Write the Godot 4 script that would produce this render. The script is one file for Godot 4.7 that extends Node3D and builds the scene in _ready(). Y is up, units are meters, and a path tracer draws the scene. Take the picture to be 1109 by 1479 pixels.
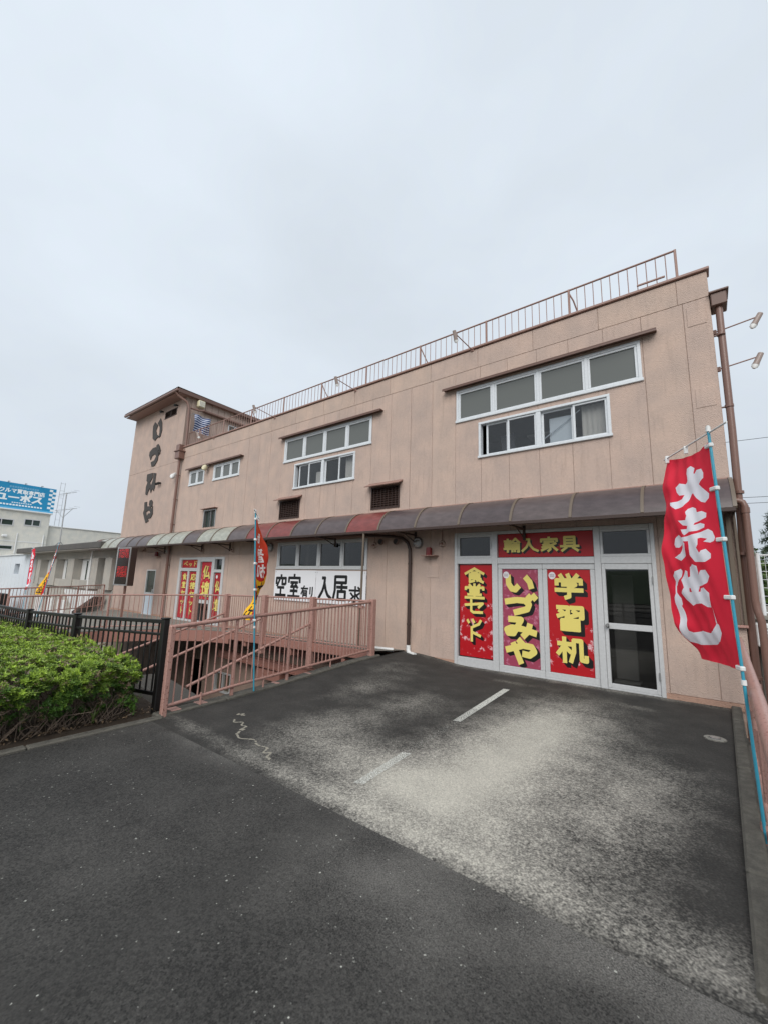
extends Node3D
# Disused furniture shop seen from its parking ramp. x runs along the front wall, y up, z out of the wall towards the viewer.

# ------------------------------------------------------------------ mesh builder
class Bld:
	var v := PackedVector3Array()
	var n := PackedVector3Array()
	var t := PackedVector2Array()
	var ix := PackedInt32Array()

	func quad(a: Vector3, b: Vector3, c: Vector3, d: Vector3, ua := Vector2(0, 1), ub := Vector2(1, 1), uc := Vector2(1, 0), ud := Vector2(0, 0)) -> void:
		var nn := (b - a).cross(c - a)
		if nn.length_squared() < 1e-16:
			nn = (c - a).cross(d - a)
		nn = nn.normalized()
		var k := v.size()
		v.append_array([a, b, c, d])
		n.append_array([nn, nn, nn, nn])
		t.append_array([ua, ub, uc, ud])
		ix.append_array([k, k + 2, k + 1, k, k + 3, k + 2])

	func tri(a: Vector3, b: Vector3, c: Vector3) -> void:
		var nn := (b - a).cross(c - a).normalized()
		var k := v.size()
		v.append_array([a, b, c])
		n.append_array([nn, nn, nn])
		t.append_array([Vector2(0, 1), Vector2(1, 1), Vector2(0, 0)])
		ix.append_array([k, k + 2, k + 1])

	func box(c: Vector3, s: Vector3, b := Basis()) -> void:
		var h := s * 0.5
		var p := []
		for i in 8:
			p.append(c + b * Vector3(h.x if i & 1 else -h.x, h.y if i & 2 else -h.y, h.z if i & 4 else -h.z))
		quad(p[4], p[5], p[7], p[6])
		quad(p[1], p[0], p[2], p[3])
		quad(p[5], p[1], p[3], p[7])
		quad(p[0], p[4], p[6], p[2])
		quad(p[6], p[7], p[3], p[2])
		quad(p[0], p[1], p[5], p[4])

	func span(x0: float, x1: float, y0: float, y1: float, z0: float, z1: float) -> void:
		box(Vector3((x0 + x1) / 2, (y0 + y1) / 2, (z0 + z1) / 2), Vector3(absf(x1 - x0), absf(y1 - y0), absf(z1 - z0)))

	func bev(c: Vector3, s: Vector3, w: float, b := Basis()) -> void:
		var h := s * 0.5
		w = minf(w, minf(h.x, minf(h.y, h.z)) * 0.9)
		for ax in 3:
			for sg in [-1.0, 1.0]:
				var u := (ax + 1) % 3
				var q := (ax + 2) % 3
				var f := []
				for k in [[-1, -1], [1, -1], [1, 1], [-1, 1]]:
					var p := Vector3()
					p[ax] = sg * h[ax]
					p[u] = k[0] * (h[u] - w)
					p[q] = k[1] * (h[q] - w)
					f.append(c + b * p)
				if sg > 0:
					quad(f[0], f[1], f[2], f[3])
				else:
					quad(f[3], f[2], f[1], f[0])
		for ax in 3:
			var u := (ax + 1) % 3
			var q := (ax + 2) % 3
			for su in [-1.0, 1.0]:
				for sq in [-1.0, 1.0]:
					var f := []
					for k in [[0, -1], [0, 1], [1, 1], [1, -1]]:
						var p := Vector3()
						p[ax] = k[1] * (h[ax] - w)
						p[u] = su * (h[u] if k[0] == 0 else h[u] - w)
						p[q] = sq * (h[q] - w if k[0] == 0 else h[q])
						f.append(c + b * p)
					if su * sq < 0:
						quad(f[0], f[1], f[2], f[3])
					else:
						quad(f[3], f[2], f[1], f[0])
		for i in 8:
			var s3 := Vector3(1 if i & 1 else -1, 1 if i & 2 else -1, 1 if i & 4 else -1)
			var a := c + b * Vector3(s3.x * h.x, s3.y * (h.y - w), s3.z * (h.z - w))
			var d := c + b * Vector3(s3.x * (h.x - w), s3.y * h.y, s3.z * (h.z - w))
			var e := c + b * Vector3(s3.x * (h.x - w), s3.y * (h.y - w), s3.z * h.z)
			if s3.x * s3.y * s3.z > 0:
				tri(a, d, e)
			else:
				tri(a, e, d)

	func rings(pts: Array, rad: Array, sides := 8, caps := true) -> void:
		var k0 := v.size()
		var up := Vector3.UP
		var m := pts.size()
		var last := Vector3.ZERO
		for i in m:
			var d: Vector3 = (pts[mini(i + 1, m - 1)] - pts[maxi(i - 1, 0)]).normalized()
			if i == 0:
				up = Vector3.UP if absf(d.y) < 0.9 else Vector3.RIGHT
			var s := d.cross(up).normalized()
			var w := s.cross(d).normalized()
			up = w
			last = d
			for j in sides + 1:
				var a := TAU * j / sides
				var r := s * cos(a) + w * sin(a)
				v.append(pts[i] + r * rad[i])
				n.append(r)
				t.append(Vector2(float(j) / sides, float(i) / maxi(m - 1, 1)))
		for i in m - 1:
			for j in sides:
				var a := k0 + i * (sides + 1) + j
				var c := a + sides + 1
				ix.append_array([a, a + 1, c, a + 1, c + 1, c])
		if caps:
			for e in [0, m - 1]:
				var base: int = k0 + e * (sides + 1)
				var dir: Vector3 = (pts[0] - pts[1]).normalized() if e == 0 else (pts[m - 1] - pts[m - 2]).normalized()
				var c := v.size()
				v.append(pts[e])
				n.append(dir)
				t.append(Vector2(0.5, 0.5))
				for j in sides:
					v.append(v[base + j])
					n.append(dir)
					t.append(Vector2(0.5, 0.5))
				for j in sides:
					var p := c + 1 + j
					var q := c + 1 + (j + 1) % sides
					if e == 0:
						ix.append_array([c, q, p])
					else:
						ix.append_array([c, p, q])

	func tube(a: Vector3, b: Vector3, r: float, sides := 8, r2 := -1.0) -> void:
		rings([a, b], [r, r if r2 < 0 else r2], sides)

	func path(pts: Array, r: float, sides := 8) -> void:
		var rr := []
		for p in pts:
			rr.append(r)
		rings(pts, rr, sides)

	# a smooth sheet from rows of points, UVs by row and column unless given
	func sheet(rows: Array, uvs := []) -> void:
		var k0 := v.size()
		var m := rows.size()
		var w: int = rows[0].size()
		for i in m:
			for j in w:
				var du: Vector3 = rows[i][mini(j + 1, w - 1)] - rows[i][maxi(j - 1, 0)]
				var dv: Vector3 = rows[mini(i + 1, m - 1)][j] - rows[maxi(i - 1, 0)][j]
				v.append(rows[i][j])
				n.append(dv.cross(du).normalized())
				t.append(uvs[i][j] if uvs else Vector2(float(j) / (w - 1), float(i) / (m - 1)))
		for i in m - 1:
			for j in w - 1:
				var a := k0 + i * w + j
				ix.append_array([a, a + 1, a + w, a + 1, a + w + 1, a + w])

	# convex polygon in a plane, extruded from z0 to z1 along the basis' z
	func prism(poly: PackedVector2Array, z0: float, z1: float, o := Vector3.ZERO, b := Basis()) -> void:
		var area := 0.0
		for i in poly.size():
			area += poly[i].cross(poly[(i + 1) % poly.size()])
		if area < 0:
			poly.reverse()
		var m := poly.size()
		for i in range(1, m - 1):
			tri(o + b * Vector3(poly[0].x, poly[0].y, z1), o + b * Vector3(poly[i].x, poly[i].y, z1), o + b * Vector3(poly[i + 1].x, poly[i + 1].y, z1))
			tri(o + b * Vector3(poly[0].x, poly[0].y, z0), o + b * Vector3(poly[i + 1].x, poly[i + 1].y, z0), o + b * Vector3(poly[i].x, poly[i].y, z0))
		for i in m:
			var p := poly[i]
			var q := poly[(i + 1) % m]
			quad(o + b * Vector3(p.x, p.y, z0), o + b * Vector3(q.x, q.y, z0), o + b * Vector3(q.x, q.y, z1), o + b * Vector3(p.x, p.y, z1))

	func mesh() -> ArrayMesh:
		var a := []
		a.resize(Mesh.ARRAY_MAX)
		a[Mesh.ARRAY_VERTEX] = v
		a[Mesh.ARRAY_NORMAL] = n
		a[Mesh.ARRAY_TEX_UV] = t
		a[Mesh.ARRAY_INDEX] = ix
		var m := ArrayMesh.new()
		m.add_surface_from_arrays(Mesh.PRIMITIVE_TRIANGLES, a)
		return m

# ------------------------------------------------------------------ helpers
var M := {}
var R := RandomNumberGenerator.new()

func V(x: float, y: float, z: float) -> Vector3:
	return Vector3(x, y, z)

func lin(r: float, g: float, b: float) -> Color:
	return Color(r, g, b).linear_to_srgb()

func mat(key: String, c: Color, rough := 0.8, metal := 0.0) -> StandardMaterial3D:
	var m := StandardMaterial3D.new()
	m.albedo_color = c
	m.roughness = rough
	m.metallic = metal
	M[key] = m
	return m

func tag(o: Node3D, label: String, category: String, group := "") -> Node3D:
	o.set_meta("label", label)
	o.set_meta("category", category)
	if group:
		o.set_meta("group", group)
	return o

func thing(called: String, label: String, category: String, group := "", at := Vector3.ZERO) -> Node3D:
	var o := Node3D.new()
	o.name = called
	add_child(o, true)
	o.position = at
	return tag(o, label, category, group)

func put(b: Bld, called: String, m: Material, parent: Node = self) -> MeshInstance3D:
	return inst(b.mesh(), called, m, parent)

func inst(ms: Mesh, called: String, m: Material, parent: Node = self) -> MeshInstance3D:
	var o := MeshInstance3D.new()
	o.name = called
	o.mesh = ms
	o.material_override = m
	parent.add_child(o, true)
	return o

func structure(o: Node3D) -> Node3D:
	o.set_meta("kind", "structure")
	return o

func stuff(o: Node3D) -> Node3D:
	o.set_meta("kind", "stuff")
	return o

func noise(seed_: int, freq: float, octaves := 4, kind := FastNoiseLite.TYPE_SIMPLEX_SMOOTH) -> FastNoiseLite:
	var f := FastNoiseLite.new()
	f.seed = seed_
	f.frequency = freq
	f.noise_type = kind
	f.fractal_type = FastNoiseLite.FRACTAL_FBM if octaves > 1 else FastNoiseLite.FRACTAL_NONE
	f.fractal_octaves = octaves
	return f

func grain(f: FastNoiseLite, w: int, h: int, seamless := true) -> PackedByteArray:
	var im := f.get_seamless_image(w, h) if seamless else f.get_image(w, h)
	im.convert(Image.FORMAT_L8)
	return im.get_data()

func tex(im: Image) -> ImageTexture:
	return ImageTexture.create_from_image(im)

func to8(x: float) -> int:
	var s := 12.92 * x if x <= 0.0031308 else 1.055 * pow(x, 1 / 2.4) - 0.055
	return clampi(int(round(s * 255)), 0, 255)

# rectangles that are left of a wall once its openings are cut out
func cut(x0: float, x1: float, y0: float, y1: float, holes: Array) -> Array:
	var xs := [x0, x1]
	for h in holes:
		if h[1] > x0 and h[0] < x1 and h[3] > y0 and h[2] < y1:
			for e in [h[0], h[1]]:
				if e > x0 and e < x1 and not xs.has(e):
					xs.append(e)
	xs.sort()
	var out := []
	for i in xs.size() - 1:
		var m: float = (xs[i] + xs[i + 1]) / 2
		var free := [[y0, y1]]
		for h in holes:
			if h[0] < m and h[1] > m:
				var nf := []
				for f in free:
					if h[3] <= f[0] or h[2] >= f[1]:
						nf.append(f)
						continue
					if h[2] > f[0]:
						nf.append([f[0], h[2]])
					if h[3] < f[1]:
						nf.append([h[3], f[1]])
				free = nf
		for f in free:
			if f[1] - f[0] > 0.004:
				out.append([xs[i], xs[i + 1], f[0], f[1]])
	return out

# ------------------------------------------------------------------ lettering, drawn stroke by stroke in a 100 x 100 square
var GL := {
	"入": "28,12 46,12 44,34 31,64 6,92; 44,30 54,58 70,80 94,92",
	"輸": "6,20 46,20; 12,34 42,34; 12,34 12,60; 42,34 42,60; 12,47 42,47; 12,60 42,60; 4,74 48,74; 27,6 27,96; 73,4 50,32; 73,4 97,32; 63,34 83,34; 54,46 54,95; 54,46 70,46; 70,46 70,94; 54,61 70,61; 54,76 70,76; 80,46 80,78; 93,42 93,94 86,93",
	"家": "50,3 50,16; 9,17 91,17; 9,17 9,33; 91,17 91,32; 24,33 76,33; 50,33 18,54; 44,42 56,60 56,84 45,95; 50,52 13,70; 54,66 10,90; 86,44 60,58; 60,54 92,90",
	"具": "26,7 74,7; 26,7 26,64; 74,7 74,64; 26,26 74,26; 26,45 74,45; 26,64 74,64; 6,66 94,66; 34,74 12,95; 66,74 90,95",
	"食": "50,3 6,38; 50,3 94,38; 36,30 64,30; 28,42 74,42; 74,42 74,68; 28,55 74,55; 28,68 74,68; 28,42 28,93 50,85; 54,70 92,95; 82,74 62,84",
	"堂": "50,3 50,24; 25,7 34,21; 75,7 66,21; 8,26 92,26; 8,26 8,40; 92,26 92,40; 30,39 70,39; 30,39 30,56; 70,39 70,56; 30,56 70,56; 18,73 82,73; 50,58 50,93; 5,94 95,94",
	"セ": "5,42 90,29 70,56; 34,7 34,80 44,90 88,88",
	"ッ": "14,44 22,64; 42,38 50,60; 86,42 76,72 44,96",
	"ト": "36,5 36,97; 36,38 82,60",
	"い": "15,14 16,52 26,78 37,82 46,66; 72,20 83,42 87,68",
	"づ": "5,34 40,24 66,26 80,44 74,68 34,88; 78,4 86,18; 93,0 100,13",
	"み": "18,14 54,14 30,84 13,85 8,68 24,56 58,60 96,76; 80,38 76,66 60,94",
	"や": "5,50 56,27 84,30 91,48 76,64 58,61; 44,7 57,24; 26,24 48,96",
	"学": "22,5 30,20; 48,3 53,18; 80,5 68,22; 9,26 91,26; 9,26 9,43; 91,26 91,41; 28,43 73,43 51,58; 5,65 95,65; 51,55 51,90 38,95",
	"習": "8,9 44,9 44,48 36,47; 15,21 25,28; 9,44 40,30; 54,9 91,9 91,48 83,47; 60,21 70,28; 55,44 86,30; 50,50 42,60; 23,60 77,60; 23,60 23,97; 77,60 77,97; 23,77 77,77; 23,94 77,94",
	"机": "7,28 47,28; 27,5 27,97; 27,34 5,68; 30,40 47,58; 58,13 58,56 47,94; 58,13 82,13 82,84 97,86 97,70",
	"空": "50,3 50,16; 8,17 92,17; 8,17 8,42; 92,17 92,42; 36,24 16,52; 62,24 62,44 88,44; 22,59 78,59; 50,59 50,92; 6,93 94,93",
	"室": "50,3 50,16; 8,17 92,17; 8,17 8,35; 92,17 92,35; 24,36 76,36; 46,36 28,54 72,52; 62,44 78,58; 24,71 76,71; 50,58 50,93; 6,94 94,94",
	"有": "8,24 92,24; 46,5 10,66; 34,42 34,97; 34,42 78,42; 78,42 78,95 68,94; 34,58 78,58; 34,74 78,74",
	"り": "28,10 28,60; 74,8 74,62 46,96",
	"居": "14,7 88,7; 14,7 14,60 3,96; 88,7 88,30; 14,30 88,30; 28,47 96,47; 60,34 60,62; 36,62 36,96; 84,62 84,96; 36,63 84,63; 36,93 84,93",
	"求": "6,26 94,26; 50,3 50,93 38,92; 70,7 83,18; 17,42 32,57; 42,60 10,88; 84,40 58,56; 54,50 92,90",
	"大": "8,38 92,36; 50,5 46,50 8,95; 50,42 92,94",
	"売": "50,3 50,30; 14,16 86,16; 24,31 76,31; 10,44 90,44; 10,44 10,57; 90,44 90,57; 38,57 34,76 6,95; 62,57 62,90 94,90 94,74",
	"出": "50,5 50,93; 22,16 22,47; 78,16 78,47; 22,47 78,47; 11,60 11,93; 89,60 89,93; 11,93 89,93",
	"し": "20,2 12,30 22,55 32,88 58,96 90,93 97,78",
	"ベ": "5,64 34,34 95,78; 62,14 73,28; 80,6 91,20",
	"ド": "34,5 34,97; 34,38 76,60; 62,8 72,22; 80,0 90,14",
	"仏": "34,5 6,50; 24,32 24,97; 62,9 40,80 88,74; 74,54 94,94",
	"壇": "3,36 36,36; 20,9 20,82; 1,89 40,78; 68,3 68,13; 44,15 96,15; 47,24 92,24; 47,24 47,47; 92,24 92,47; 60,33 78,33; 47,47 92,47; 54,58 86,58; 54,58 54,85; 86,58 86,85; 54,71 86,71; 54,85 86,85; 43,95 97,95",
	"応": "54,3 54,16; 12,18 93,18; 14,18 14,60 3,96; 28,50 20,82; 42,40 42,86 73,89 73,72; 56,34 65,48; 82,46 94,74",
	"接": "3,28 36,28; 21,5 21,93 11,92; 3,64 36,50; 68,3 68,14; 43,18 96,18; 56,24 60,36; 82,24 76,36; 41,40 97,40; 41,58 97,58; 62,46 54,76 88,96; 84,60 72,82 42,96",
	"ク": "34,5 6,50; 32,22 87,22 76,60 28,97",
	"ル": "28,14 28,52 5,92; 58,8 58,88 96,54",
	"マ": "5,20 93,20 50,66; 36,50 66,86",
	"買": "14,5 86,5; 14,5 14,28; 86,5 86,28; 38,5 38,28; 62,5 62,28; 14,28 86,28; 24,37 76,37; 24,37 24,78; 76,37 76,78; 24,50 76,50; 24,64 76,64; 24,78 76,78; 36,82 8,97; 64,82 92,97",
	"取": "3,11 52,11; 14,11 14,80; 42,11 42,97; 14,34 42,34; 14,56 42,56; 1,82 50,74; 56,22 93,22 84,56 50,97; 60,40 96,94",
	"専": "7,16 93,16; 50,3 50,60; 22,27 78,27; 22,27 22,58; 78,27 78,58; 22,43 78,43; 22,58 78,58; 3,70 97,70; 70,60 70,95 57,94; 26,77 38,90",
	"門": "9,7 9,97; 9,7 42,7 42,42 9,42; 9,25 42,25; 91,7 91,97 82,96; 91,7 58,7 58,42 91,42; 58,25 91,25",
	"店": "52,3 52,14; 12,16 95,16; 14,16 14,60 3,96; 52,24 52,60; 52,39 89,39; 29,60 85,60; 29,60 29,95; 85,60 85,95; 29,93 85,93",
	"ユ": "16,22 76,22 70,84; 3,86 97,86",
	"ー": "5,50 95,50",
	"ポ": "7,32 86,32; 48,7 48,95 38,92; 28,46 9,82; 66,46 87,82; 92,3 99,10 92,17 85,10 92,3",
	"ス": "13,15 80,15 60,54 8,95; 56,56 94,94",
}

func strokes(ch: String) -> Array:
	var out := []
	for part in (GL[ch] as String).split(";"):
		var pl := PackedVector2Array()
		for pair in part.strip_edges().split(" "):
			var xy := pair.split(",")
			pl.append(Vector2(float(xy[0]), float(xy[1])) / 100.0)
		out.append(pl)
	return out

func fill_convex(im: Image, p: PackedVector2Array, c: Color) -> void:
	var lo := 1e9
	var hi := -1e9
	for q in p:
		lo = minf(lo, q.y)
		hi = maxf(hi, q.y)
	for y in range(maxi(0, int(floor(lo))), mini(im.get_height() - 1, int(ceil(hi))) + 1):
		var yy := y + 0.5
		var x0 := 1e9
		var x1 := -1e9
		for i in p.size():
			var a := p[i]
			var b := p[(i + 1) % p.size()]
			if (a.y <= yy) != (b.y <= yy):
				var x := a.x + (b.x - a.x) * (yy - a.y) / (b.y - a.y)
				x0 = minf(x0, x)
				x1 = maxf(x1, x)
		if x1 > x0:
			var l := maxi(0, int(round(x0)))
			var w := mini(im.get_width(), int(round(x1))) - l
			if w > 0:
				im.fill_rect(Rect2i(l, y, w, 1), c)

func disc(im: Image, o: Vector2, r: float, c: Color) -> void:
	var p := PackedVector2Array()
	for k in 14:
		p.append(o + Vector2.from_angle(TAU * k / 14) * r)
	fill_convex(im, p, c)

# one character in the box r of the picture; w: stroke width in pixels; brush > 0 swells the strokes as a brush would
func glyph(im: Image, ch: String, r: Rect2, w: float, c: Color, brush := 0.0) -> void:
	for pl in strokes(ch):
		var m: int = pl.size()
		for i in m - 1:
			var a: Vector2 = r.position + pl[i] * r.size
			var b: Vector2 = r.position + pl[i + 1] * r.size
			var d := (b - a).normalized()
			var s := Vector2(-d.y, d.x)
			var wa := w * 0.5
			var wb := w * 0.5
			if brush > 0:
				wa *= 1.0 + brush * sin(i * 2.1 + a.x * 0.05)
				wb *= 1.0 + brush * sin((i + 1) * 2.1 + b.y * 0.05)
				disc(im, a, wa, c)
				disc(im, b, wb, c)
			else:
				if i == 0:
					a -= d * wa * 0.55
				if i == m - 2:
					b += d * wb * 0.55
				if i > 0:
					disc(im, a, wa, c)
			fill_convex(im, PackedVector2Array([a + s * wa, b + s * wb, b - s * wb, a - s * wa]), c)

# a character as solid raised strokes; x to the right, y up, thickness along z
func solid_glyph(b: Bld, ch: String, o: Vector3, sx: float, sy: float, w: float, deep: float) -> void:
	var k := 0
	for pl in strokes(ch):
		for i in pl.size() - 1:
			var p := Vector2(pl[i].x * sx, -pl[i].y * sy)
			var q := Vector2(pl[i + 1].x * sx, -pl[i + 1].y * sy)
			var d := (q - p).normalized()
			var s := Vector2(-d.y, d.x) * w * 0.5
			b.prism(PackedVector2Array([p + s, q + s, q - s, p - s]), 0, deep + 0.0006 * k, o)
			k += 1
			for e in [p, q]:
				var ring := PackedVector2Array()
				for j in 12:
					ring.append(e + Vector2.from_angle(TAU * j / 12) * w * 0.5)
				b.prism(ring, 0, deep + 0.0006 * k, o)
				k += 1

func outline_of(text: String, sx: float, sy: float) -> PackedVector2Array:
	var pl := PackedVector2Array()
	for pair in text.split(" "):
		var xy := pair.split(",")
		pl.append(Vector2(float(xy[0]) * sx, float(xy[1]) * sy))
	return pl

func fill_outline(im: Image, pl: PackedVector2Array, c: Color) -> void:
	var tr := Geometry2D.triangulate_polygon(pl)
	for k in range(0, tr.size(), 3):
		fill_convex(im, PackedVector2Array([pl[tr[k]], pl[tr[k + 1]], pl[tr[k + 2]]]), c)

func print_mat(im: Image, rough := 0.5) -> StandardMaterial3D:
	var m := StandardMaterial3D.new()
	m.albedo_texture = tex(im)
	m.roughness = rough
	return m

# flaked and scratched patches where the white backing of the sheet shows: they follow a noise, thicker in the stretch [from, to] of the height
func wear(im: Image, seed_: int, from: float, to: float, amount: float, c: Color) -> void:
	var f := noise(seed_, 0.012, 5)
	var g := noise(seed_ + 5, 0.09, 2)
	f.domain_warp_enabled = true
	var w := im.get_width()
	var h := im.get_height()
	for y in range(int(from * h), int(to * h)):
		var k := 1.0 - absf((float(y) / h - from) / (to - from) * 2.0 - 1.0)
		for x in w:
			var q := f.get_noise_2d(x * 0.9, y * 0.9) + 0.30 * g.get_noise_2d(x * 0.25, y * 2.4) + 0.25 * k + 0.16 * absf(2.0 * x / w - 1.0)
			if q > amount:
				im.set_pixel(x, y, im.get_pixel(x, y).lerp(c, clampf((q - amount) * 5, 0.0, 0.85)))

# ------------------------------------------------------------------ materials
func stucco(key: String, c: Color, relief: ImageTexture, blotch: ImageTexture, rough := 0.88) -> StandardMaterial3D:
	var m := mat(key, c, rough)
	m.albedo_texture = blotch
	m.uv1_triplanar = true
	m.uv1_world_triplanar = true
	m.uv1_scale = Vector3(0.31, 0.31, 0.31)
	m.heightmap_enabled = true
	m.heightmap_texture = relief
	m.heightmap_scale = 0.9
	return m

func paint(key: String, c: Color, rough := 0.45, metal := 0.0) -> StandardMaterial3D:
	var m := mat(key, c, rough, metal)
	m.albedo_texture = M["speckle_tex"]
	m.uv1_triplanar = true
	m.uv1_world_triplanar = true
	m.uv1_scale = Vector3(1.7, 1.7, 1.7)
	return m

func glass(key: String, c: Color, alpha: float, rough := 0.02) -> StandardMaterial3D:
	var m := mat(key, Color(c.r, c.g, c.b, alpha), rough)
	m.transparency = BaseMaterial3D.TRANSPARENCY_ALPHA
	return m

func make_materials() -> void:
	var n := 1024
	# wall blotches: weathered paint, with streaks below the sills
	var a := grain(noise(3, 0.004, 5), n, n)
	var b := grain(noise(4, 0.05, 3), n, n)
	var st := noise(5, 0.006, 3)
	st.fractal_lacunarity = 2.4
	var stretched := Image.create_from_data(n, n, false, Image.FORMAT_L8, grain(noise(6, 0.03, 3), n, n))
	var sq := stretched.get_region(Rect2i(0, 0, n, 96))
	sq.resize(n, n, Image.INTERPOLATE_CUBIC)
	var s := sq.get_data()
	var d := PackedByteArray()
	d.resize(n * n * 3)
	for i in n * n:
		var k: float = 0.95 + 0.08 * (a[i] / 255.0 - 0.5) + 0.05 * (b[i] / 255.0 - 0.5) - 0.13 * maxf(0.0, s[i] / 255.0 - 0.60) * (0.4 + 1.2 * a[i] / 255.0)
		var w: float = 0.02 * (a[i] / 255.0 - 0.5)
		d[i * 3] = clampi(int(255 * (k + w)), 0, 255)
		d[i * 3 + 1] = clampi(int(255 * k), 0, 255)
		d[i * 3 + 2] = clampi(int(255 * (k - w)), 0, 255)
	var blotch := tex(Image.create_from_data(n, n, false, Image.FORMAT_RGB8, d))
	var rel := tex(Image.create_from_data(n, n, false, Image.FORMAT_L8, grain(noise(8, 0.17, 4), n, n)))
	M["relief"] = rel
	var sp := grain(noise(9, 0.02, 5), 512, 512)
	var sp2 := grain(noise(10, 0.16, 2), 512, 512)
	var sd := PackedByteArray()
	sd.resize(512 * 512)
	for i in 512 * 512:
		var k: float = 0.965 + 0.06 * (sp[i] / 255.0 - 0.5)
		if sp2[i] > 212:
			k -= 0.09
		sd[i] = clampi(int(255 * k), 0, 255)
	M["speckle_tex"] = tex(Image.create_from_data(512, 512, false, Image.FORMAT_L8, sd))
	for k in 5:
		var u := [1.0, 0.965, 1.03, 0.985, 1.012][k] as float
		stucco("wall" if k == 0 else "wall%d" % k, lin(0.565 * u, 0.43 * u, 0.365 * u * (1.0 - 0.01 * (k % 3))), rel, blotch)
	# dust dried in streaks and water marks on plastic sheets
	var du := grain(noise(12, 0.012, 5), 512, 512)
	var du2 := grain(noise(13, 0.10, 3), 512, 512)
	var dd := PackedByteArray()
	dd.resize(512 * 512)
	for i in 512 * 512:
		dd[i] = clampi(int(188 + 0.22 * du[i] + 0.14 * (du2[i] - 128)), 0, 255)
	M["dust_tex"] = tex(Image.create_from_data(512, 512, false, Image.FORMAT_L8, dd))
	stucco("tower_wall", lin(0.54, 0.41, 0.35), rel, blotch)
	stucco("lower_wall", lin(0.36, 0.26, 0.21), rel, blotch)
	stucco("joint", lin(0.45, 0.335, 0.28), rel, blotch)
	stucco("plinth", lin(0.5, 0.31, 0.23), rel, blotch)
	stucco("concrete", lin(0.27, 0.255, 0.225), rel, blotch, 0.9)
	stucco("dark_concrete", lin(0.10, 0.094, 0.084), rel, blotch, 0.92)
	stucco("grey_wall", lin(0.46, 0.43, 0.385), rel, blotch)
	stucco("cream_wall", lin(0.74, 0.72, 0.65), rel, blotch)
	stucco("roof_slab", lin(0.11, 0.105, 0.10), rel, blotch, 0.95)
	stucco("inside", lin(0.40, 0.38, 0.35), rel, blotch)
	paint("pink", lin(0.44, 0.25, 0.21), 0.42)
	var ru := noise(14, 0.05, 4)
	var rust := PackedByteArray()
	rust.resize(512 * 512 * 3)
	var rg := grain(ru, 512, 512)
	for i in 512 * 512:
		var k: float = smoothstep(186.0, 214.0, float(rg[i]))
		rust[i * 3] = int(lerpf(sd[i], 150, k))
		rust[i * 3 + 1] = int(lerpf(sd[i], 112, k))
		rust[i * 3 + 2] = int(lerpf(sd[i], 92, k))
	(M["pink"] as StandardMaterial3D).albedo_texture = tex(Image.create_from_data(512, 512, false, Image.FORMAT_RGB8, rust))
	(M["pink"] as StandardMaterial3D).uv1_scale = Vector3(1.1, 1.1, 1.1)
	paint("pink_beam", lin(0.36, 0.175, 0.14), 0.5)
	(M["pink_beam"] as StandardMaterial3D).albedo_texture = (M["pink"] as StandardMaterial3D).albedo_texture
	stucco("kerb", lin(0.19, 0.178, 0.15), rel, M["dust_tex"], 0.95)
	(M["kerb"] as StandardMaterial3D).uv1_scale = Vector3(1.3, 1.3, 1.3)
	paint("coping", lin(0.33, 0.195, 0.16), 0.5)
	paint("brown", lin(0.155, 0.085, 0.065), 0.45)
	paint("lamp_metal", lin(0.36, 0.28, 0.25), 0.4)
	paint("pipe", lin(0.21, 0.115, 0.09), 0.35)
	paint("dark_brown", lin(0.05, 0.028, 0.022), 0.5)
	paint("aluminium", lin(0.63, 0.635, 0.64), 0.36, 0.15)
	paint("white_frame", lin(0.70, 0.73, 0.76), 0.35)
	paint("white", lin(0.78, 0.78, 0.77), 0.5)
	paint("white_metal", lin(0.76, 0.78, 0.80), 0.35)
	paint("annex", lin(0.72, 0.77, 0.83), 0.5)
	paint("black", lin(0.009, 0.008, 0.008), 0.45)
	paint("letter", lin(0.055, 0.048, 0.044), 0.7)
	paint("roof_metal", lin(0.24, 0.17, 0.145), 0.5)
	paint("cream", lin(0.68, 0.62, 0.42), 0.5)
	paint("teal", lin(0.05, 0.33, 0.46), 0.3)
	paint("steel", lin(0.42, 0.42, 0.42), 0.35, 0.6)
	paint("bronze_post", lin(0.15, 0.115, 0.085), 0.4)
	paint("rubber", lin(0.02, 0.02, 0.02), 0.6)
	paint("red_lamp", lin(0.17, 0.008, 0.008), 0.2)
	paint("soil", lin(0.05, 0.034, 0.022), 0.95)
	paint("twig", lin(0.15, 0.112, 0.085), 0.9)
	paint("grass", lin(0.13, 0.2, 0.045), 0.6)
	paint("trunk", lin(0.07, 0.05, 0.035), 0.9)
	glass("glass", Color(0.06, 0.07, 0.07), 0.14)
	glass("dark_glass", Color(0.05, 0.05, 0.05), 0.42)
	glass("lamp_glass", Color(0.9, 0.92, 0.92), 0.45, 0.1)
	mat("frosted", lin(0.125, 0.132, 0.125), 0.14)
	mat("green_glass", lin(0.03, 0.05, 0.042), 0.12)
	mat("pale_panel", lin(0.55, 0.63, 0.70), 0.4)
	mat("curtain", lin(0.5, 0.5, 0.48), 0.9)
	mat("dim_pane", lin(0.11, 0.09, 0.06), 0.3)
	mat("dark_curtain", lin(0.07, 0.075, 0.09), 0.9)
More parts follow.
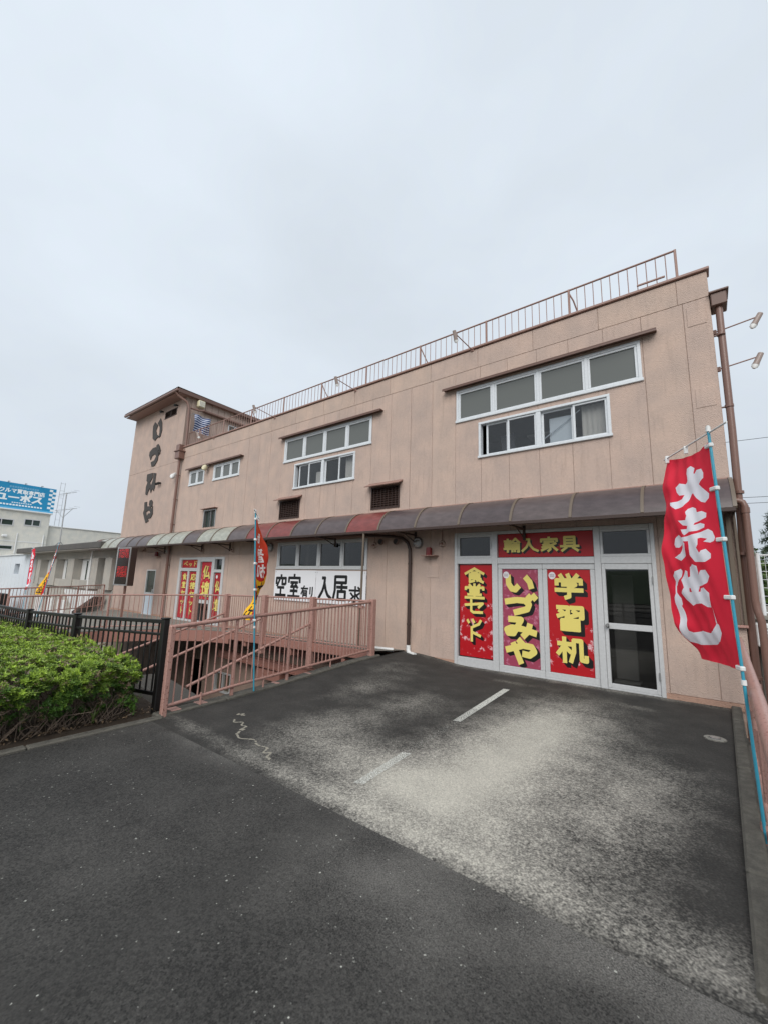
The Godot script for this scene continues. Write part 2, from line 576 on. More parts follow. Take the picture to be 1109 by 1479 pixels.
	for q in [["awning_dark", Color(0.130, 0.097, 0.098)], ["awning_dark1", Color(0.110, 0.084, 0.087)], ["awning_dark2", Color(0.150, 0.116, 0.114)], ["awning_light", Color(0.58, 0.59, 0.51)], ["awning_red", Color(0.30, 0.073, 0.065)]]:
		var m := paint(q[0], lin(q[1].r, q[1].g, q[1].b), 0.32)
		m.albedo_texture = M["dust_tex"]
		m.uv1_scale = Vector3(0.6, 1.9, 1.9)
		m.backlight_enabled = true
		m.backlight = lin(q[1].r * 0.5, q[1].g * 0.5, q[1].b * 0.5)
	for q in [["leaf", Color(1, 1, 1)], ["needle", Color(1, 1, 1)]]:
		var m := mat(q[0], q[1], 0.5)
		m.vertex_color_use_as_albedo = true
		m.backlight_enabled = true
		m.backlight = lin(0.05, 0.09, 0.012)

# ------------------------------------------------------------------ ground textures
func ramp_image() -> Image:
	# x in [-5.6, 0.4], z in [-0.1, 5.6]
	var w := 1280
	var h := 1216
	var fine := grain(noise(21, 0.30, 2), w, h, false)
	var mid := grain(noise(22, 0.085, 4), w, h, false)
	var big := grain(noise(23, 0.011, 4), w, h, false)
	var str_ := noise(24, 0.02, 4)
	var cell := noise(25, 0.30, 1, FastNoiseLite.TYPE_CELLULAR)
	cell.cellular_return_type = FastNoiseLite.RETURN_CELL_VALUE
	var ce := grain(cell, w, h, false)
	# worn, sandy patches: centre x, centre z, radii, strength
	var pat := [[-1.58, 2.6, 0.60, 1.25, 1.0], [-1.62, 4.3, 0.68, 1.15, 1.0], [-2.05, 4.9, 0.62, 0.5, 0.7], [-1.1, 5.2, 0.4, 0.35, 0.45], [-0.62, 4.25, 0.36, 0.85, 0.40], [-0.45, 3.4, 0.4, 0.6, 0.22], [-3.4, 4.4, 0.42, 0.75, 0.46], [-3.25, 2.9, 0.4, 0.6, 0.30], [-2.75, 4.75, 0.45, 0.4, 0.40], [-4.2, 2.7, 0.3, 0.7, 0.26],
		[-4.6, 1.5, 0.4, 0.6, 0.15], [-2.4, 0.06, 3.2, 0.16, 0.34], [-2.2, 5.36, 1.6, 0.10, 0.40], [-4.5, 5.3, 0.5, 0.1, 0.16], [-0.25, 5.3, 0.5, 0.22, 0.32], [-2.7, 0.75, 0.35, 0.1, 0.25], [-1.0, 0.95, 0.3, 0.12, 0.22]]
	var im := PackedByteArray()
	im.resize(w * h * 3)
	var low := Image.create(160, 152, false, Image.FORMAT_L8)
	for y in 152:
		for x in 160:
			var q := 0.0
			for p in pat:
				var ex: float = (-5.6 + 6.0 * (x + 0.5) / 160 - p[0]) / p[2]
				var ez: float = (-0.1 + 5.7 * (y + 0.5) / 152 - p[1]) / p[3]
				q += p[4] * exp(-(ex * ex + ez * ez) * 1.1)
			q = clampf(q, 0.0, 1.2) / 1.2
			low.set_pixel(x, y, Color(q, q, q))
	low.resize(w, h, Image.INTERPOLATE_CUBIC)
	var worn := low.get_data()
	for i in w * h:
		var f: float = fine[i] / 255.0 - 0.5
		var md: float = mid[i] / 255.0 - 0.5
		var bg: float = big[i] / 255.0 - 0.5
		var q: float = worn[i] / 255.0 * 1.2
		var edge := q * (1.25 - q) * 2.4
		var e := q * 0.92 + md * (0.08 + 0.26 * edge) + bg * (0.10 + 0.24 * edge) + f * (0.12 + 0.50 * edge) - 0.05
		if ce[i] > 178:
			e += 0.20 * edge
		elif ce[i] < 70:
			e -= 0.12 * edge
		e = clampf(e, 0.0, 1.15)
		var k := 0.030 + 0.02 * bg + 0.030 * f + 0.012 * md + e * (0.37 + 0.24 * f + 0.06 * (ce[i] / 255.0 - 0.5))
		k = maxf(k, 0.012)
		im[i * 3] = to8(k * 1.035)
		im[i * 3 + 1] = to8(k * 0.975)
		im[i * 3 + 2] = to8(k * (0.87 - 0.03 * e))
	var out := Image.create_from_data(w, h, false, Image.FORMAT_RGB8, im)
	# chalky tide marks
	var tide := noise(26, 0.35, 2)
	for line in [[-4.35, 4.88, -4.05, 4.95], [-4.05, 4.95, -3.95, 5.12], [-3.95, 5.12, -3.4, 5.16], [-3.4, 5.16, -3.2, 5.3], [-4.5, 4.72, -4.4, 4.74]]:
		var steps := 260
		for sidx in steps:
			var u := float(sidx) / steps
			var px: float = lerpf(line[0], line[2], u)
			var pz: float = lerpf(line[1], line[3], u) + 0.05 * sin(u * 9.0) * sin(u * 4.0)
			if tide.get_noise_2d(u * 60, line[0] * 9) > -0.12:
				disc(out, Vector2((px + 5.6) / 6.0 * w, (pz + 0.1) / 5.7 * h), 1.0 + 3.6 * absf(tide.get_noise_2d(u * 30, 4)), Color(0.56, 0.54, 0.49))
	return out

func road_image() -> Image:
	# x in [-6, 1], z in [5.3, 8.8]; repeats beyond
	var w := 1792
	var h := 896
	var cell := noise(31, 0.34, 1, FastNoiseLite.TYPE_CELLULAR)
	cell.cellular_return_type = FastNoiseLite.RETURN_CELL_VALUE
	var ce := grain(cell, w, h)
	var fine := grain(noise(32, 0.4, 2), w, h)
	var big := grain(noise(33, 0.006, 4), w, h)
	var mid := grain(noise(34, 0.05, 3), w, h)
	var im := PackedByteArray()
	im.resize(w * h * 3)
	for y in h:
		var z := 5.3 + 3.5 * y / h
		for x in w:
			var wx := -6.0 + 7.0 * x / w
			var i := y * w + x
			var k := 0.033 + 0.016 * (big[i] / 255.0 - 0.5) + 0.044 * (fine[i] / 255.0 - 0.5) + 0.030 * (ce[i] / 255.0 - 0.5) + 0.005 * (mid[i] / 255.0 - 0.5)
			# sand trodden out of the ramp, and grit
			var d := 0.0
			for p in [[-1.5, 5.8, 0.75, 0.45, 0.40], [-1.7, 5.36, 1.5, 0.11, 0.75], [-3.9, 5.46, 0.75, 0.16, 0.42], [-0.35, 5.5, 0.55, 0.26, 0.6], [-4.7, 5.9, 0.5, 0.5, 0.12], [-2.9, 6.6, 0.5, 0.7, 0.10]]:
				var ex: float = (wx - p[0]) / p[2]
				var ez: float = (z - p[1]) / p[3]
				d += p[4] * exp(-(ex * ex + ez * ez))
			d = clampf(d * (1.0 + (fine[i] / 255.0 - 0.5) * 2.2 + (big[i] / 255.0 - 0.5) * 1.2), 0.0, 1.0)
			k += 0.12 * d
			k = maxf(k, 0.008)
			im[i * 3] = to8(k * 1.04)
			im[i * 3 + 1] = to8(k * 0.985)
			im[i * 3 + 2] = to8(k * 0.90)
	var out := Image.create_from_data(w, h, false, Image.FORMAT_RGB8, im)
	R.seed = 77
	for i in 2200:
		var c := 0.28 + 0.45 * R.randf()
		disc(out, Vector2(R.randf() * w, R.randf() * h), 0.7 + 1.7 * R.randf() * R.randf() * R.randf(), Color(c, c, c * 0.95))
	return out

func plane_mat(im: Image, rough: float, bump: Image, depth: float) -> StandardMaterial3D:
	var m := print_mat(im, rough)
	m.heightmap_enabled = true
	m.heightmap_texture = tex(bump)
	m.heightmap_scale = depth
	return m

func bump_image(seed_: int, w: int, h: int) -> Image:
	var cell := noise(seed_, 0.3, 1, FastNoiseLite.TYPE_CELLULAR)
	cell.cellular_return_type = FastNoiseLite.RETURN_DISTANCE
	var a := grain(cell, w, h)
	var b := grain(noise(seed_ + 1, 0.25, 3), w, h)
	for i in a.size():
		a[i] = int((255 - a[i]) * 0.55 + b[i] * 0.45)
	return Image.create_from_data(w, h, false, Image.FORMAT_L8, a)

# height of the ramp: it swells a little at the far left corner
func ramp_y(x: float, z: float) -> float:
	return 0.11 * smoothstep(-3.7, -5.2, x) * smoothstep(4.6, 1.0, z) - 0.012 * smoothstep(5.25, 5.5, z)

func edge_x(z: float) -> float:
	return lerpf(-5.02, -5.36, clampf((5.4 - z) / 4.4, 0.0, 1.2))

# ------------------------------------------------------------------ the place
func _ready() -> void:
	R.seed = 1
	var cam := Camera3D.new()
	cam.name = "camera"
	cam.fov = 102.06
	cam.near = 0.05
	cam.far = 2000.0
	cam.transform = Transform3D(Basis(V(0.793989, 0.031196, -0.607131), V(0.078174, 0.985152, 0.152854), V(0.602885, -0.168827, 0.779761)).orthonormalized(), V(0, 1.575, 7.87))
	add_child(cam)
	cam.current = true
	var we := WorldEnvironment.new()
	we.name = "environment"
	var env := Environment.new()
	env.background_mode = Environment.BG_SKY
	var sky := Sky.new()
	var pan := PanoramaSkyMaterial.new()
	pan.panorama = tex(sky_image())
	sky.sky_material = pan
	env.sky = sky
	env.ambient_light_source = Environment.AMBIENT_SOURCE_SKY
	env.tonemap_mode = Environment.TONE_MAPPER_LINEAR
	env.tonemap_exposure = 1.5
	env.sdfgi_enabled = true
	env.ssao_enabled = true
	env.ssil_enabled = true
	we.environment = env
	add_child(we)
	var sun := DirectionalLight3D.new()
	sun.name = "sun"
	sun.light_energy = 0.5
	sun.light_angular_distance = 45.0
	sun.light_color = Color(1.0, 0.985, 0.96)
	sun.shadow_enabled = true
	add_child(sun)
	sun.look_at_from_position(V(3.2, 6.5, 7.6), Vector3.ZERO)

	make_materials()
	build_ground()
	build_store()
	build_tower()
	build_awning()
	build_shopfront()
	build_left_entrance()
	build_deck()
	build_rails()
	build_roof_rail()
	build_wall_fittings()
	build_pipes()
	build_neighbours()
	build_right_side()
	build_hedge()
	build_flags()

func sky_image() -> Image:
	var w := 1024
	var h := 512
	var im := Image.create(w, h, false, Image.FORMAT_RGB8)
	var f := noise(41, 0.9, 5)
	var g := noise(42, 2.6, 5)
	for y in h:
		var el := (0.5 - (y + 0.5) / h) * PI
		for x in w:
			var az := TAU * (x + 0.5) / w
			var d := Vector3(cos(el) * cos(az), sin(el), cos(el) * sin(az))
			var p := Vector3(d.x, d.y * 2.2, d.z)
			var c := 0.50 + 0.065 * f.get_noise_3dv(p) + 0.02 * g.get_noise_3dv(p)
			var up := clampf(sin(el), 0.0, 1.0)
			var k := c * (0.93 + 0.14 * smoothstep(0.0, 0.45, up))
			im.set_pixel(x, y, Color(to8(k * 0.895) / 255.0, to8(k * 0.985) / 255.0, to8(k * 1.085) / 255.0))
	return im

func build_ground() -> void:
	var b := Bld.new()
	b.sheet([[V(-600, -3.0, -600), V(600, -3.0, -600)], [V(-600, -3.0, 300), V(600, -3.0, 300)]])
	structure(put(b, "ground", M["concrete"]))
	# hills beyond
	b = Bld.new()
	var f := noise(51, 0.02, 4)
	var rows := []
	for i in 9:
		var row := []
		for j in 121:
			var a := TAU * (j / 120.0 - 0.5)
			var rr := 160.0 + 22.0 * i
			var p := V(sin(a) * rr, 0, -cos(a) * rr)
			var hgt := (sin(PI * i / 8.0)) * (14.0 + 9.0 * f.get_noise_2d(cos(a) * 60, sin(a) * 60 + i * 3) + 11.0 * smoothstep(0.5, 0.0, absf(a - 0.4)))
			p.y = -3.2 + maxf(0, hgt) * (0.35 + 0.65 * smoothstep(0.75, 0.5, absf(a + 1.2)) * 0.0 + 0.65 * smoothstep(0.45, 0.85, absf(a + 1.2)))
			row.append(p)
		rows.append(row)
	b.sheet(rows)
	var hm := mat("hill", lin(0.10, 0.15, 0.085), 0.95)
	hm.albedo_texture = M["speckle_tex"]
	hm.uv1_triplanar = true
	hm.uv1_world_triplanar = true
	hm.uv1_scale = Vector3(0.05, 0.05, 0.05)
	structure(put(b, "hills", hm))
	# ramp: a slab from the road to the shopfront
	var rm := plane_mat(ramp_image(), 0.86, bump_image(61, 1280, 1216), 0.4)
	b = Bld.new()
	var pr := []
	var uv := []
	for i in 45:
		var z := lerpf(-0.02, 5.5, i / 44.0)
		var row := []
		var ur := []
		for j in 41:
			var x := lerpf(edge_x(z), 0.155 - 0.0175 * z, j / 40.0)
			row.append(V(x, ramp_y(x, z), z))
			ur.append(Vector2((x + 5.6) / 6.0, (z + 0.1) / 5.7))
		pr.append(row)
		uv.append(ur)
	b.sheet(pr, uv)
	structure(put(b, "ramp_pavement", rm))
	b = Bld.new()
	b.quad(V(-5.33, -0.35, 0.0), V(0.42, -0.35, 0.0), V(0.42, -0.35, 5.5), V(-5.02, -0.35, 5.5))
	b.quad(V(-5.02, -0.35, 5.5), V(-5.02, -0.02, 5.5), V(-5.33, 0.08, 0.3), V(-5.33, -0.35, 0.3))
	structure(put(b, "ramp_slab", M["dark_concrete"]))
	# edge curb below the pink railing, in cast lengths
	for k in 5:
		b = Bld.new()
		var z0 := 5.42 - k * 0.9
		var z1 := z0 - 0.895
		var x0 := edge_x(z0)
		var x1 := edge_x(z1)
		var mid := V((x0 + x1) / 2 - 0.06, (ramp_y(x0 + 0.02, z0) + ramp_y(x1 + 0.02, z1)) / 2 - 0.075, (z0 + z1) / 2)
		var dir := V(x1 - x0, ramp_y(x1, z1) - ramp_y(x0, z0), z1 - z0)
		var bz := -dir.normalized()
		var bx := Vector3.UP.cross(bz).normalized()
		b.bev(mid, V(0.17, 0.22, dir.length()), 0.015, Basis(bx, bz.cross(bx), bz))
		structure(put(b, "ramp_kerb", M["kerb"]))
	# right-hand kerb
	for k in 6:
		b = Bld.new()
		var z0 := 5.4 - k * 0.92
		var z1 := z0 - 0.915
		var zm := (z0 + z1) / 2
		b.bev(V(0.203 - 0.0215 * zm, -0.09 + 0.006 * (k % 2), zm), V(0.11, 0.25, 0.914), 0.014, Basis(Vector3.UP, -0.0215))
		structure(put(b, "right_kerb", M["kerb"]))
	# road
	var road := plane_mat(road_image(), 0.88, bump_image(65, 1792, 896), 0.35)
	b = Bld.new()
	var bnd := [[-4.98, 5.36], [-4.98, 30.0]]
	var g := []
	var gu := []
	for i in 12:
		var z := 5.36 + pow(i / 11.0, 2.0) * 26.0
		var row := []
		var ur := []
		for j in 12:
			var x := lerpf(-4.97, 9.0, j / 11.0)
			row.append(V(x, -0.013, z))
			ur.append(Vector2((x + 6.0) / 7.0, (z - 5.3) / 3.5))
		g.append(row)
		gu.append(ur)
	b.sheet(g, gu)
	structure(put(b, "road", road))
	b = Bld.new()
	b.span(-4.9, 9.0, -3.0, -0.36, 5.55, 5.75)
	b.span(0.5, 9.0, -0.4, -0.03, 5.38, 5.6)
	structure(put(b, "retaining_wall", M["dark_concrete"]))
	b = Bld.new()
	b.span(-24.0, -5.06, -3.0, -0.09, 5.22, 5.5)
	structure(put(b, "retaining_wall", M["dark_concrete"]))
	b = Bld.new()
	b.span(-5.4, -5.16, -3.0, -0.2, 0.2, 5.2)
	structure(put(b, "retaining_wall", M["dark_concrete"]))
	# planting bed behind a low kerb
	b = Bld.new()
	var br := []
	var bf := noise(55, 0.9, 3)
	for i in 30:
		var row := []
		for j in 40:
			var x := lerpf(-16.0, -5.07, j / 39.0)
			var z := lerpf(5.23, 16.0, pow(i / 29.0, 1.6))
			row.append(V(x, -0.02 + 0.05 * bf.get_noise_2d(x * 2, z * 2) + 0.04 * smoothstep(-5.1, -5.7, x), z))
		br.append(row)
	b.sheet(br)
	structure(put(b, "planting_soil", M["soil"]))
	for k in 6:
		b = Bld.new()
		b.bev(V(-5.02 - 0.004 * (k % 2), -0.05, 5.98 + 1.2 * k), V(0.1, 0.12 + 0.006 * (k % 3), 1.195), 0.012)
		structure(put(b, "bed_kerb", M["kerb"]))
	var gf := thing("street_railing", "dark guard railing across the street behind the camera, mirrored in the door glass", "railing")
	for k in 14:
		b = Bld.new()
		b.bev(V(-8.0 + k * 1.5, 0.45, 17.0), V(0.08, 0.95, 0.08), 0.01)
		put(b, "post", M["black"], gf)
	for y in [0.25, 0.5, 0.72, 0.9]:
		b = Bld.new()
		b.bev(V(1.7, y, 16.97), V(20.5, 0.05, 0.04), 0.006)
		put(b, "rail", M["black"], gf)
	# painted bay line, worn away in the middle
	var li := Image.create(64, 640, false, Image.FORMAT_RGBA8)
	var ln := noise(57, 0.09, 4)
	for y in 640:
		var v := y / 640.0
		var worn := 0.33
		if v > 0.34:
			worn = 0.46
		if v > 0.5:
			worn = 0.9
		if v > 0.8:
			worn = 0.5
		for x in 64:
			var q := ln.get_noise_2d(x * 2.2, y * 2.2) * 0.9 + 0.5
			li.set_pixel(x, y, Color(0.82, 0.82, 0.79, 1.0 if q > worn else 0.0))
	var lm := print_mat(li, 0.8)
	lm.transparency = BaseMaterial3D.TRANSPARENCY_ALPHA_SCISSOR
	lm.alpha_scissor_threshold = 0.5
	b = Bld.new()
	b.quad(V(-2.345, 0.005, 5.12), V(-2.265, 0.005, 5.1), V(-2.545, 0.005, 1.25), V(-2.64, 0.005, 1.27))
	structure(put(b, "parking_line", lm))
	# drain lid
	var dl := thing("drain_cover", "small round metal drain lid in the dark paving by the right kerb", "drain cover", "", V(-0.055, 0.0, 1.73))
	b = Bld.new()
	b.rings([V(0, -0.02, 0), V(0, 0.006, 0), V(0, 0.008, 0)], [0.105, 0.105, 0.098], 24)
	put(b, "rim", M["concrete"], dl)
	b = Bld.new()
	b.rings([V(0, 0.0, 0), V(0, 0.013, 0), V(0, 0.016, 0)], [0.055, 0.055, 0.045], 20)
	put(b, "lid", M["steel"], dl)

# ------------------------------------------------------------------ the shop building
const HOLES := [[-4.13, -0.585, 5.12, 5.88], [-3.6, -1.1, 4.23, 5.02], [-10.03, -6.56, 5.1, 5.87], [-9.5, -7.09, 4.22, 5.0], [-15.77, -14.68, 5.055, 5.655], [-14.04, -12.39, 5.055, 5.655],
	[-10.07, -9.17, 3.36, 3.92], [-6.5, -5.63, 3.36, 3.92], [-14.42, -13.6, 3.36, 4.0], [-4.16, -0.6, -0.1, 2.66], [-10.0, -6.55, 1.88, 2.66], [-15.78, -12.75, -0.1, 2.28], [-18.45, -17.62, -0.1, 1.82],
	[-18.6, -17.52, 8.46, 8.8], [-12.7, -11.8, -1.95, -1.35], [-14.4, -13.45, -3.1, -1.15]]

var store: Node3D

func panel(x0: float, x1: float, y0: float, y1: float, m: Material, wall: Node) -> void:
	var b := Bld.new()
	var g := 0.0038
	var rs := cut(x0 + g, x1 - g, y0 + g, y1 - g, HOLES)
	if rs.is_empty():
		return
	if rs.size() == 1 and absf(rs[0][3] - rs[0][2] - (y1 - y0 - 2 * g)) < 0.001:
		b.bev(V((x0 + x1) / 2, (y0 + y1) / 2, -0.02 + R.randf() * 0.0015), V(x1 - x0 - 2 * g, y1 - y0 - 2 * g, 0.04), 0.005)
	else:
		for r in rs:
			var q := Bld.new()
			q.span(r[0], r[1], r[2], r[3], -0.04, 0.0)
			put(q, "wall_panel", m, wall)
		return
	put(b, "wall_panel", m if m != M["wall"] or R.randf() < 0.3 else M["wall%d" % (1 + R.randi() % 4)], wall)

func wall_of_panels(called: String, x0: float, x1: float, y0: float, y1: float, edges: Array, rows: Array, m: Material) -> void:
	var b := Bld.new()
	for r in cut(x0, x1, y0, y1, HOLES):
		b.span(r[0], r[1], r[2], r[3], -0.2, -0.011)
	var wall := put(b, called, M["joint"], store)
	for row in rows:
		for i in edges.size() - 1:
			panel(edges[i + 1], edges[i], row[0], row[1], m, wall)

func build_store() -> void:
	store = thing("store_building", "pinkish beige two storey shop building with a three storey stair tower at its far end", "building")
	var e := [0.405, 0.047]
	while e[-1] > -16.1:
		e.append(e[-1] - 0.6)
	e[-1] = -16.72
	wall_of_panels("front_wall", -16.72, 0.405, -0.15, 6.77, e, [[0.075, 3.28], [3.28, 6.31]], M["wall"])
	# the parapet band has panels twice as wide
	var pe := [0.405, -0.014]
	while pe[-1] > -16.0:
		pe.append(pe[-1] - 1.2)
	pe[-1] = -16.72
	var par := Bld.new()
	par.span(-16.72, 0.405, 6.77, 6.775, -0.2, -0.02)
	var parapet := put(par, "parapet", M["joint"], store)
	for i in pe.size() - 1:
		panel(pe[i + 1], pe[i], 6.31, 6.76, M["wall"], parapet)
	var b := Bld.new()
	for r in cut(-16.72, 0.41, -0.02, 0.075, HOLES):
		b.span(r[0], r[1], r[2], r[3], -0.05, 0.012)
	put(b, "plinth", M["plinth"], store)
	b = Bld.new()
	b.bev(V(-8.16, 6.80, -0.09), V(17.2, 0.05, 0.26), 0.008)
	put(b, "coping", M["coping"], store)
	# carcass: sides, back, roof, floors
	b = Bld.new()
	b.span(0.2, 0.4, -3.0, 6.77, -10.0, -0.202)
	put(b, "side_wall", M["wall"], store)
	b = Bld.new()
	b.span(-21.7, 0.2, -3.0, 6.5, -10.2, -10.0)
	put(b, "back_wall", M["wall"], store)
	b = Bld.new()
	b.span(-16.7, 0.2, 6.2, 6.5, -10.0, -0.2)
	put(b, "roof", M["concrete"], store)
	b = Bld.new()
	b.span(-21.5, 0.2, 3.0, 3.2, -9.99, -0.21)
	b.span(-21.5, 0.2, -0.3, -0.03, -9.99, -0.02)
	b.span(-9.0, -8.9, -0.03, 3.0, -9.99, -0.21)
	b.span(-5.3, -5.2, 3.2, 6.2, -9.99, -0.21)
	b.span(-11.3, -11.2, 3.2, 6.2, -9.99, -0.21)
	b.span(-21.5, 0.2, -0.03, 6.0, -4.1, -4.0)
	put(b, "floor", M["inside"], store)
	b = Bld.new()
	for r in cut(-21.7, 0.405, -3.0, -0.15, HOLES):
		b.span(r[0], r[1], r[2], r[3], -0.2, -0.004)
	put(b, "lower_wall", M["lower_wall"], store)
	# rain patches of fresh render on the right
	for q in [[0.09, 0.34, 5.86, 6.2], [0.1, 0.35, 4.45, 4.78]]:
		b = Bld.new()
		b.bev(V((q[0] + q[1]) / 2, (q[2] + q[3]) / 2, 0.002), V(q[1] - q[0], q[3] - q[2], 0.014), 0.006)
		put(b, "render_patch", M["wall"], store)
	# eyebrow flashings over the windows
	for q in [[-4.42, -0.33, 5.945], [-10.2, -6.2, 5.925], [-15.9, -12.2, 5.73]]:
		b = Bld.new()
		b.bev(V((q[0] + q[1]) / 2, q[2], 0.075), V(q[1] - q[0], 0.022, 0.15), 0.004)
		b.span(q[0], q[1], q[2] - 0.045, q[2] - 0.011, 0.139, 0.149)
		put(b, "window_hood", M["brown"], store)
	# upper windows: a row of four frosted lights over four sliding sashes
	row_window(-4.13, -0.585, 5.12, 5.88, [-3.265, -2.34, -1.46], ["frosted", "frosted", "frosted", "frosted"], "frosted four light window under the brown hood, nearest the right end")
	slide_window(-3.6, -1.1, 4.23, 5.02, [0, 1, 2, 3])
	row_window(-10.03, -6.56, 5.1, 5.87, [-9.14, -8.29, -7.43], ["frosted", "frosted", "frosted", "frosted"], "")
	slide_window(-9.5, -7.09, 4.22, 5.0, [3, 4, 5, 6])
	row_window(-15.77, -14.68, 5.055, 5.655, [-15.22], ["frosted", "frosted"], "")
	row_window(-14.04, -12.39, 5.055, 5.655, [-13.49, -12.94], ["frosted", "frosted", "frosted"], "")
	row_window(-10.0, -6.55, 1.88, 2.66, [-9.13, -8.27, -7.41], ["dark_glass", "dark_glass", "dark_glass", "dark_glass"], "", "aluminium")
	# louvred vents with little hoods
	for q in [[-10.07, -9.17], [-6.5, -5.63]]:
		b = Bld.new()
		b.span(q[0], q[0] + 0.035, 3.36, 3.92, -0.12, 0.02)
		b.span(q[1] - 0.035, q[1], 3.36, 3.92, -0.12, 0.02)
		b.span(q[0] + 0.035, q[1] - 0.035, 3.885, 3.92, -0.12, 0.02)
		b.span(q[0] + 0.035, q[1] - 0.035, 3.36, 3.39, -0.12, 0.02)
		b.span(q[0] + 0.035, q[1] - 0.035, 3.39, 3.885, -0.13, -0.125)
		var fr := put(b, "louvre_window", M["dark_brown"], store)
		for k in 9:
			b = Bld.new()
			b.box(V((q[0] + q[1]) / 2, 3.415 + k * 0.055, -0.02), V(q[1] - q[0] - 0.07, 0.05, 0.008), Basis(Vector3.RIGHT, -0.7))
			put(b, "slat", M["dark_brown"], fr)
		for k in 7:
			b = Bld.new()
			b.tube(V(lerpf(q[0], q[1], (k + 1) / 8.0), 3.38, 0.024), V(lerpf(q[0], q[1], (k + 1) / 8.0), 3.9, 0.024), 0.006, 6)
			put(b, "bar", M["dark_brown"], fr)
		b = Bld.new()
		b.box(V((q[0] + q[1]) / 2, 3.965, 0.1), V(q[1] - q[0] + 0.16, 0.02, 0.22), Basis(Vector3.RIGHT, 0.45))
		b.span(q[0] - 0.08, q[1] + 0.08, 3.985, 4.03, 0.001, 0.02)
		put(b, "vent_hood", M["coping"], store)
	# barred dark window at the far end
	b = Bld.new()
	b.span(-14.42, -14.38, 3.36, 4.0, -0.1, 0.015)
	b.span(-13.64, -13.6, 3.36, 4.0, -0.1, 0.015)
	b.span(-14.38, -13.64, 3.96, 4.0, -0.1, 0.015)
	b.span(-14.03, -13.99, 3.36, 3.96, -0.1, -0.03)
	var dw := put(b, "window", M["steel"], store)
	b = Bld.new()
	b.span(-14.38, -13.64, 3.36, 3.96, -0.075, -0.07)
	put(b, "pane", M["green_glass"], dw)
	for k in 6:
		b = Bld.new()
		b.tube(V(-14.32 + k * 0.125, 3.34, 0.02), V(-14.32 + k * 0.125, 3.97, 0.02), 0.008, 6)
		put(b, "bar", M["dark_brown"], dw)
	b = Bld.new()
	b.bev(V(-14.01, 4.03, 0.06), V(0.98, 0.02, 0.14), 0.004)
	put(b, "vent_hood", M["coping"], store)
	# lower storey below the walkway
	b = Bld.new()
	frame_bars(b, -12.7, -11.8, -1.95, -1.35, [-12.25], 0.05)
	var lw := put(b, "window", M["aluminium"], store)
	b = Bld.new()
	b.span(-12.65, -11.85, -1.9, -1.4, -0.07, -0.062)
	put(b, "pane", M["dim_pane"], lw)

func frame_bars(b: Bld, x0: float, x1: float, y0: float, y1: float, mull: Array, w: float, z0 := -0.09, z1 := 0.022) -> void:
	b.bev(V((x0 + x1) / 2, y1 - w / 2, (z0 + z1) / 2), V(x1 - x0, w, z1 - z0), 0.005)
	b.bev(V((x0 + x1) / 2, y0 + w / 2, (z0 + z1) / 2 + 0.006), V(x1 - x0 + 0.03, w, z1 - z0 + 0.012), 0.005)
	for x in [x0 + w / 2, x1 - w / 2]:
		b.bev(V(x, (y0 + y1) / 2, (z0 + z1) / 2), V(w, y1 - y0 - 2 * w, z1 - z0), 0.005)
	for x in mull:
		b.bev(V(x, (y0 + y1) / 2, (z0 + z1) / 2 - 0.003), V(w, y1 - y0 - 2 * w, z1 - z0 - 0.006), 0.005)

func row_window(x0: float, x1: float, y0: float, y1: float, mull: Array, panes: Array, label := "", fm := "white_frame") -> void:
	var b := Bld.new()
	frame_bars(b, x0, x1, y0, y1, mull, 0.055)
	var wd := put(b, "window", M[fm], store)
	if label:
		wd.set_meta("label", label)
	var xs := [x0]
	xs.append_array(mull)
	xs.append(x1)
	for i in xs.size() - 1:
		var a: float = xs[i] + (0.055 if i == 0 else 0.0275)
		var c: float = xs[i + 1] - (0.055 if i == xs.size() - 2 else 0.0275)
		b = Bld.new()
		var s := 0.04
		b.bev(V((a + c) / 2, y1 - 0.055 - s / 2, -0.02), V(c - a, s, 0.05), 0.004)
		b.bev(V((a + c) / 2, y0 + 0.055 + s / 2, -0.02), V(c - a, s, 0.05), 0.004)
		b.bev(V(a + s / 2, (y0 + y1) / 2, -0.02), V(s, y1 - y0 - 0.11 - 2 * s, 0.05), 0.004)
		b.bev(V(c - s / 2, (y0 + y1) / 2, -0.02), V(s, y1 - y0 - 0.11 - 2 * s, 0.05), 0.004)
		put(b, "sash", M[fm], wd)
		b = Bld.new()
		b.span(a + s, c - s, y0 + 0.055 + s, y1 - 0.055 - s, -0.028, -0.022)
		put(b, "pane", M[panes[i]], wd)

